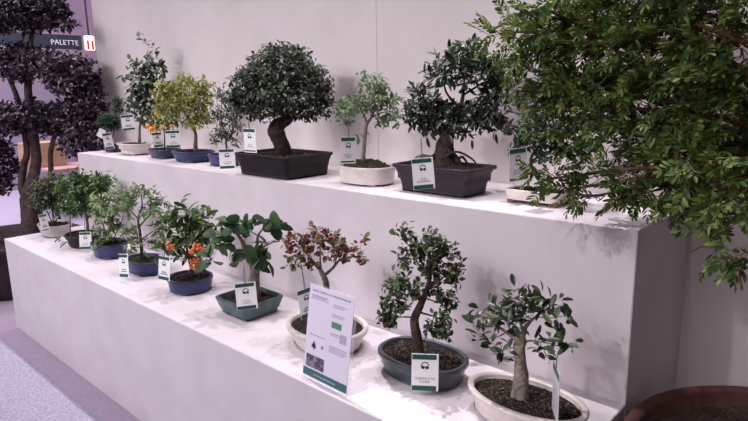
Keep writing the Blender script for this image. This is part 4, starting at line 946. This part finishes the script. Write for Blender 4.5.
wood = mix_mat('bark_red_brown', (84, 56, 44), (120, 86, 66), 50, .9, .6, 90)
obj('trunk', tb.mesh('trunk'), wood, big)
obj('branches', tw.mesh('branches'), wood, big)
obj('leaf_stalks', tw2.mesh('leaf_stalks'), flat_mat('leaf_stalk', (110, 104, 62), .6), big)
obj('foliage', lv.mesh('foliage'), leaf_mat('leaf_feathery', [(42, 66, 30), (64, 92, 40), (94, 122, 52), (140, 152, 74), (72, 98, 52), (52, 78, 44)], .42, .28, .3), big)

# ------------------------------------------------------------------ purple-leaved tree at the left
pur = thing('potted_tree', 'cloud-pruned tree with dark purple leaf pads in a dark brown planter at the left', 'tree', (-4.66, .33, .002))
po = np.array([-4.66, .33, .002])
V = []; F = []; seg = 64
prof = [(0, 0), (.42, 0), (.43, .01), (.46, .2), (.48, .36), (.5, .362), (.5, .398), (.49, .402), (.46, .4), (.45, .3), (0, .3)]
for r, z in prof:
    for k in range(seg): V.append((max(r, .001) * math.cos(k / seg * 6.283185), max(r, .001) * math.sin(k / seg * 6.283185), z))
for i in range(len(prof) - 1):
    for k in range(seg): F.append((i * seg + k, i * seg + (k + 1) % seg, (i + 1) * seg + (k + 1) % seg, (i + 1) * seg + k))
obj('planter', from_arrays('planter', V, F), mix_mat('planter_brown', (38, 28, 28), (56, 42, 40), 12, .7), pur)
obj('soil', soil_mesh(.455, .455, 2, .345, .01, .006, 64, 16), SOIL['dark'], pur)
tb = Tubes(); nodes = []
for i, path in enumerate(PT):
    P = np.array(path); P[:, :3] -= po
    if i == 0:
        P = np.vstack([P[:1] + np.array([[0, 0, -.03, .006]]), P]); P[0, 2] = min(P[0, 2], .33)
    nodes.append(catmull(P, 5)); tb.add(P, 10, 5, .08)
nodes = np.vstack(nodes); nodes = nodes[nodes[:, 2] > .7]
lv = Leaves()
foliage([[b[0] - po[0], b[1] - po[1], b[2] - po[2], b[3], b[4]] for b in PB], nodes, dict(len=.038, ratio=.66, kind='oval', cover=3.4, m=6, up=.4, inner=.5, twigs=.15, twig=.003), lv, tb, .995 - po[1])
obj('trunk', tb.mesh('trunk'), mix_mat('bark_purple_tree', (66, 50, 48), (100, 80, 76), 30, .9, .8, 50), pur)
obj('foliage', lv.mesh('foliage'), leaf_mat('leaf_purple', [(34, 26, 36), (54, 42, 54), (78, 64, 78), (118, 104, 118)], .3, .12), pur)

# ------------------------------------------------------------------ far hall behind the wall's left end
st = thing('market_stall', 'distant booth with a dark fascia board across the hall', 'booth', (-9.3, 2.5, 0))
DK = flat_mat('fascia_dark', (40, 48, 58), .6)
o = obj('fascia', box_me('fascia', (-.06, -1.6, 2.19), (.0, .40, 2.40), .004), DK, st)
me = text_mesh('lettering', 'PALETTE', .105, extrude=.004)
me.transform(Matrix.Translation((.006, .14, 2.28)) @ Matrix.Rotation(math.pi / 2, 4, 'Z') @ Matrix.Rotation(math.pi / 2, 4, 'X'))
obj('lettering', me, flat_mat('fascia_letters', (220, 214, 224), .5), o)['label'] = 'white capital letters'
for yy in (-1.55, .36): obj('post', box_me('post', (-.08, yy - .03, 0), (-.02, yy + .03, 2.2), .004), flat_mat('post_grey', (150, 146, 160), .5), st)
obj('back_panel', box_me('back_panel', (-.9, -1.6, 0), (-.86, .4, 2.2), .004), flat_mat('booth_panel', (150, 138, 158), .7), st)
ls = thing('lit_sign', 'small glowing white and red sign at the end of the dark fascia board', 'sign', (-9.25, 3.0, 2.2))
obj('light_box', box_me('light_box', (-.04, -.075, -.02), (.0, .075, .2), .01), flat_mat('light_box', (255, 214, 190), .5, emit=1.6), ls)
for yy in (-.035, .035): obj('red_stroke', box_me('red_stroke', (.0, yy - .013, -.01), (.006, yy + .018, .13), .002), flat_mat('red_stroke', (170, 30, 24), .5, emit=.5), ls)
obj('hanger', box_me('hanger', (-.03, -.01, .2), (-.01, .01, 1.9)), DK, ls)
tb_ = thing('display_table', 'distant table with a pinkish top behind the purple-leaved tree', 'table', (-7.35, 1.62, 0))
PK = mix_mat('pink_top', (170, 130, 134), (196, 160, 160), 9, .7)
obj('tabletop', box_me('tabletop', (-.35, -.2, .58), (.35, .6, .62), .005), PK, tb_)
for sx in (-.3, .3):
    for sy in (-.15, .55): obj('leg', box_me('leg', (sx - .025, sy - .025, 0), (sx + .025, sy + .025, .58), .003), flat_mat('table_leg', (60, 48, 46), .6), tb_)
cr = obj('carton', box_me('carton', (-.16, -.22, 0), (.16, .22, .3), .006), mix_mat('carton_beige', (176, 150, 118), (196, 170, 138), 8, .85))
cr.location = (-7.55, 1.55, .621); tag_props(cr, 'beige carton standing on the distant pinkish table', 'box')

# ------------------------------------------------------------------ light
def spot(name, loc, aim, watts, angle, radius, col, blend=.6):
    l = bpy.data.lights.new(name, 'SPOT'); l.energy = watts; l.spot_size = math.radians(angle); l.spot_blend = blend; l.shadow_soft_size = radius; l.color = col
    o = bpy.data.objects.new(name, l); COL.objects.link(o); o.location = loc
    o.rotation_euler = (Vector(aim) - Vector(loc)).to_track_quat('-Z', 'Y').to_euler(); return o
WARM = (1., .94, .95)
for x in (-3.9, -2.9, -1.9, -.95, -.15):
    spot('rail_spot', (x, .72, 3.7), (x - .06, .24, .8), 112, 58, .015, WARM, 1.)
spot('rail_spot', (-1.75, .70, 3.6), (-.05, .2, .65), 290, 36, .015, WARM, 1.)  # extra spot added to brighten the right end of the low step
for x, wt in ((-5.2, 90), (-4.1, 120), (-3., 120), (-1.9, 115), (-.9, 95)):
    spot('front_spot', (x, -2.4, 3.3), (x + 1.15, .7, .9), wt, 52, .05, WARM, 1.)
spot('front_spot', (.2, -2.6, 2.0), (.24, 1, .42), 40, 20, .08, WARM, 1.)  # fill spot behind the camera, added to brighten the right-hand wall
def area(name, loc, aim, watts, sx, sy, col):
    l = bpy.data.lights.new(name, 'AREA'); l.energy = watts; l.shape = 'RECTANGLE'; l.size = sx; l.size_y = sy; l.color = col
    o = bpy.data.objects.new(name, l); COL.objects.link(o); o.location = loc
    o.rotation_euler = (Vector(aim) - Vector(loc)).to_track_quat('-Z', 'Y').to_euler(); return o
area('hall_light', (-8.2, .5, 4.4), (-9.4, 1.4, .6), 420, 4, 5, (1., .86, 1.))
area('aisle_light', (-2.8, -3.4, 3.2), (-2.6, 0, .2), 43, 5, 1.2, (.97, .94, 1.)).data.spread = math.radians(105)
w_ = bpy.data.worlds.new('hall'); bpy.context.scene.world = w_; w_.use_nodes = True
w_.node_tree.nodes['Background'].inputs[0].default_value = (.62, .5, .52, 1); w_.node_tree.nodes['Background'].inputs[1].default_value = .22

# ------------------------------------------------------------------ camera
cd = bpy.data.cameras.new('camera'); cam = bpy.data.objects.new('camera', cd); COL.objects.link(cam)
cd.sensor_width = 36; cd.lens = CAMERA['f'] * 36 / 748; cd.clip_start = .02
R_, U_, F_ = (Vector(CAMERA[k]) for k in 'RUF')
cam.matrix_world = Matrix(((R_.x, U_.x, -F_.x, CAMERA['loc'][0]), (R_.y, U_.y, -F_.y, CAMERA['loc'][1]), (R_.z, U_.z, -F_.z, CAMERA['loc'][2]), (0, 0, 0, 1)))
sc = bpy.context.scene; sc.camera = cam
sc.view_settings.view_transform = 'Standard'; sc.view_settings.look = 'None'; sc.view_settings.gamma = 1; sc.view_settings.use_curve_mapping = False
sc.view_settings.exposure = .07
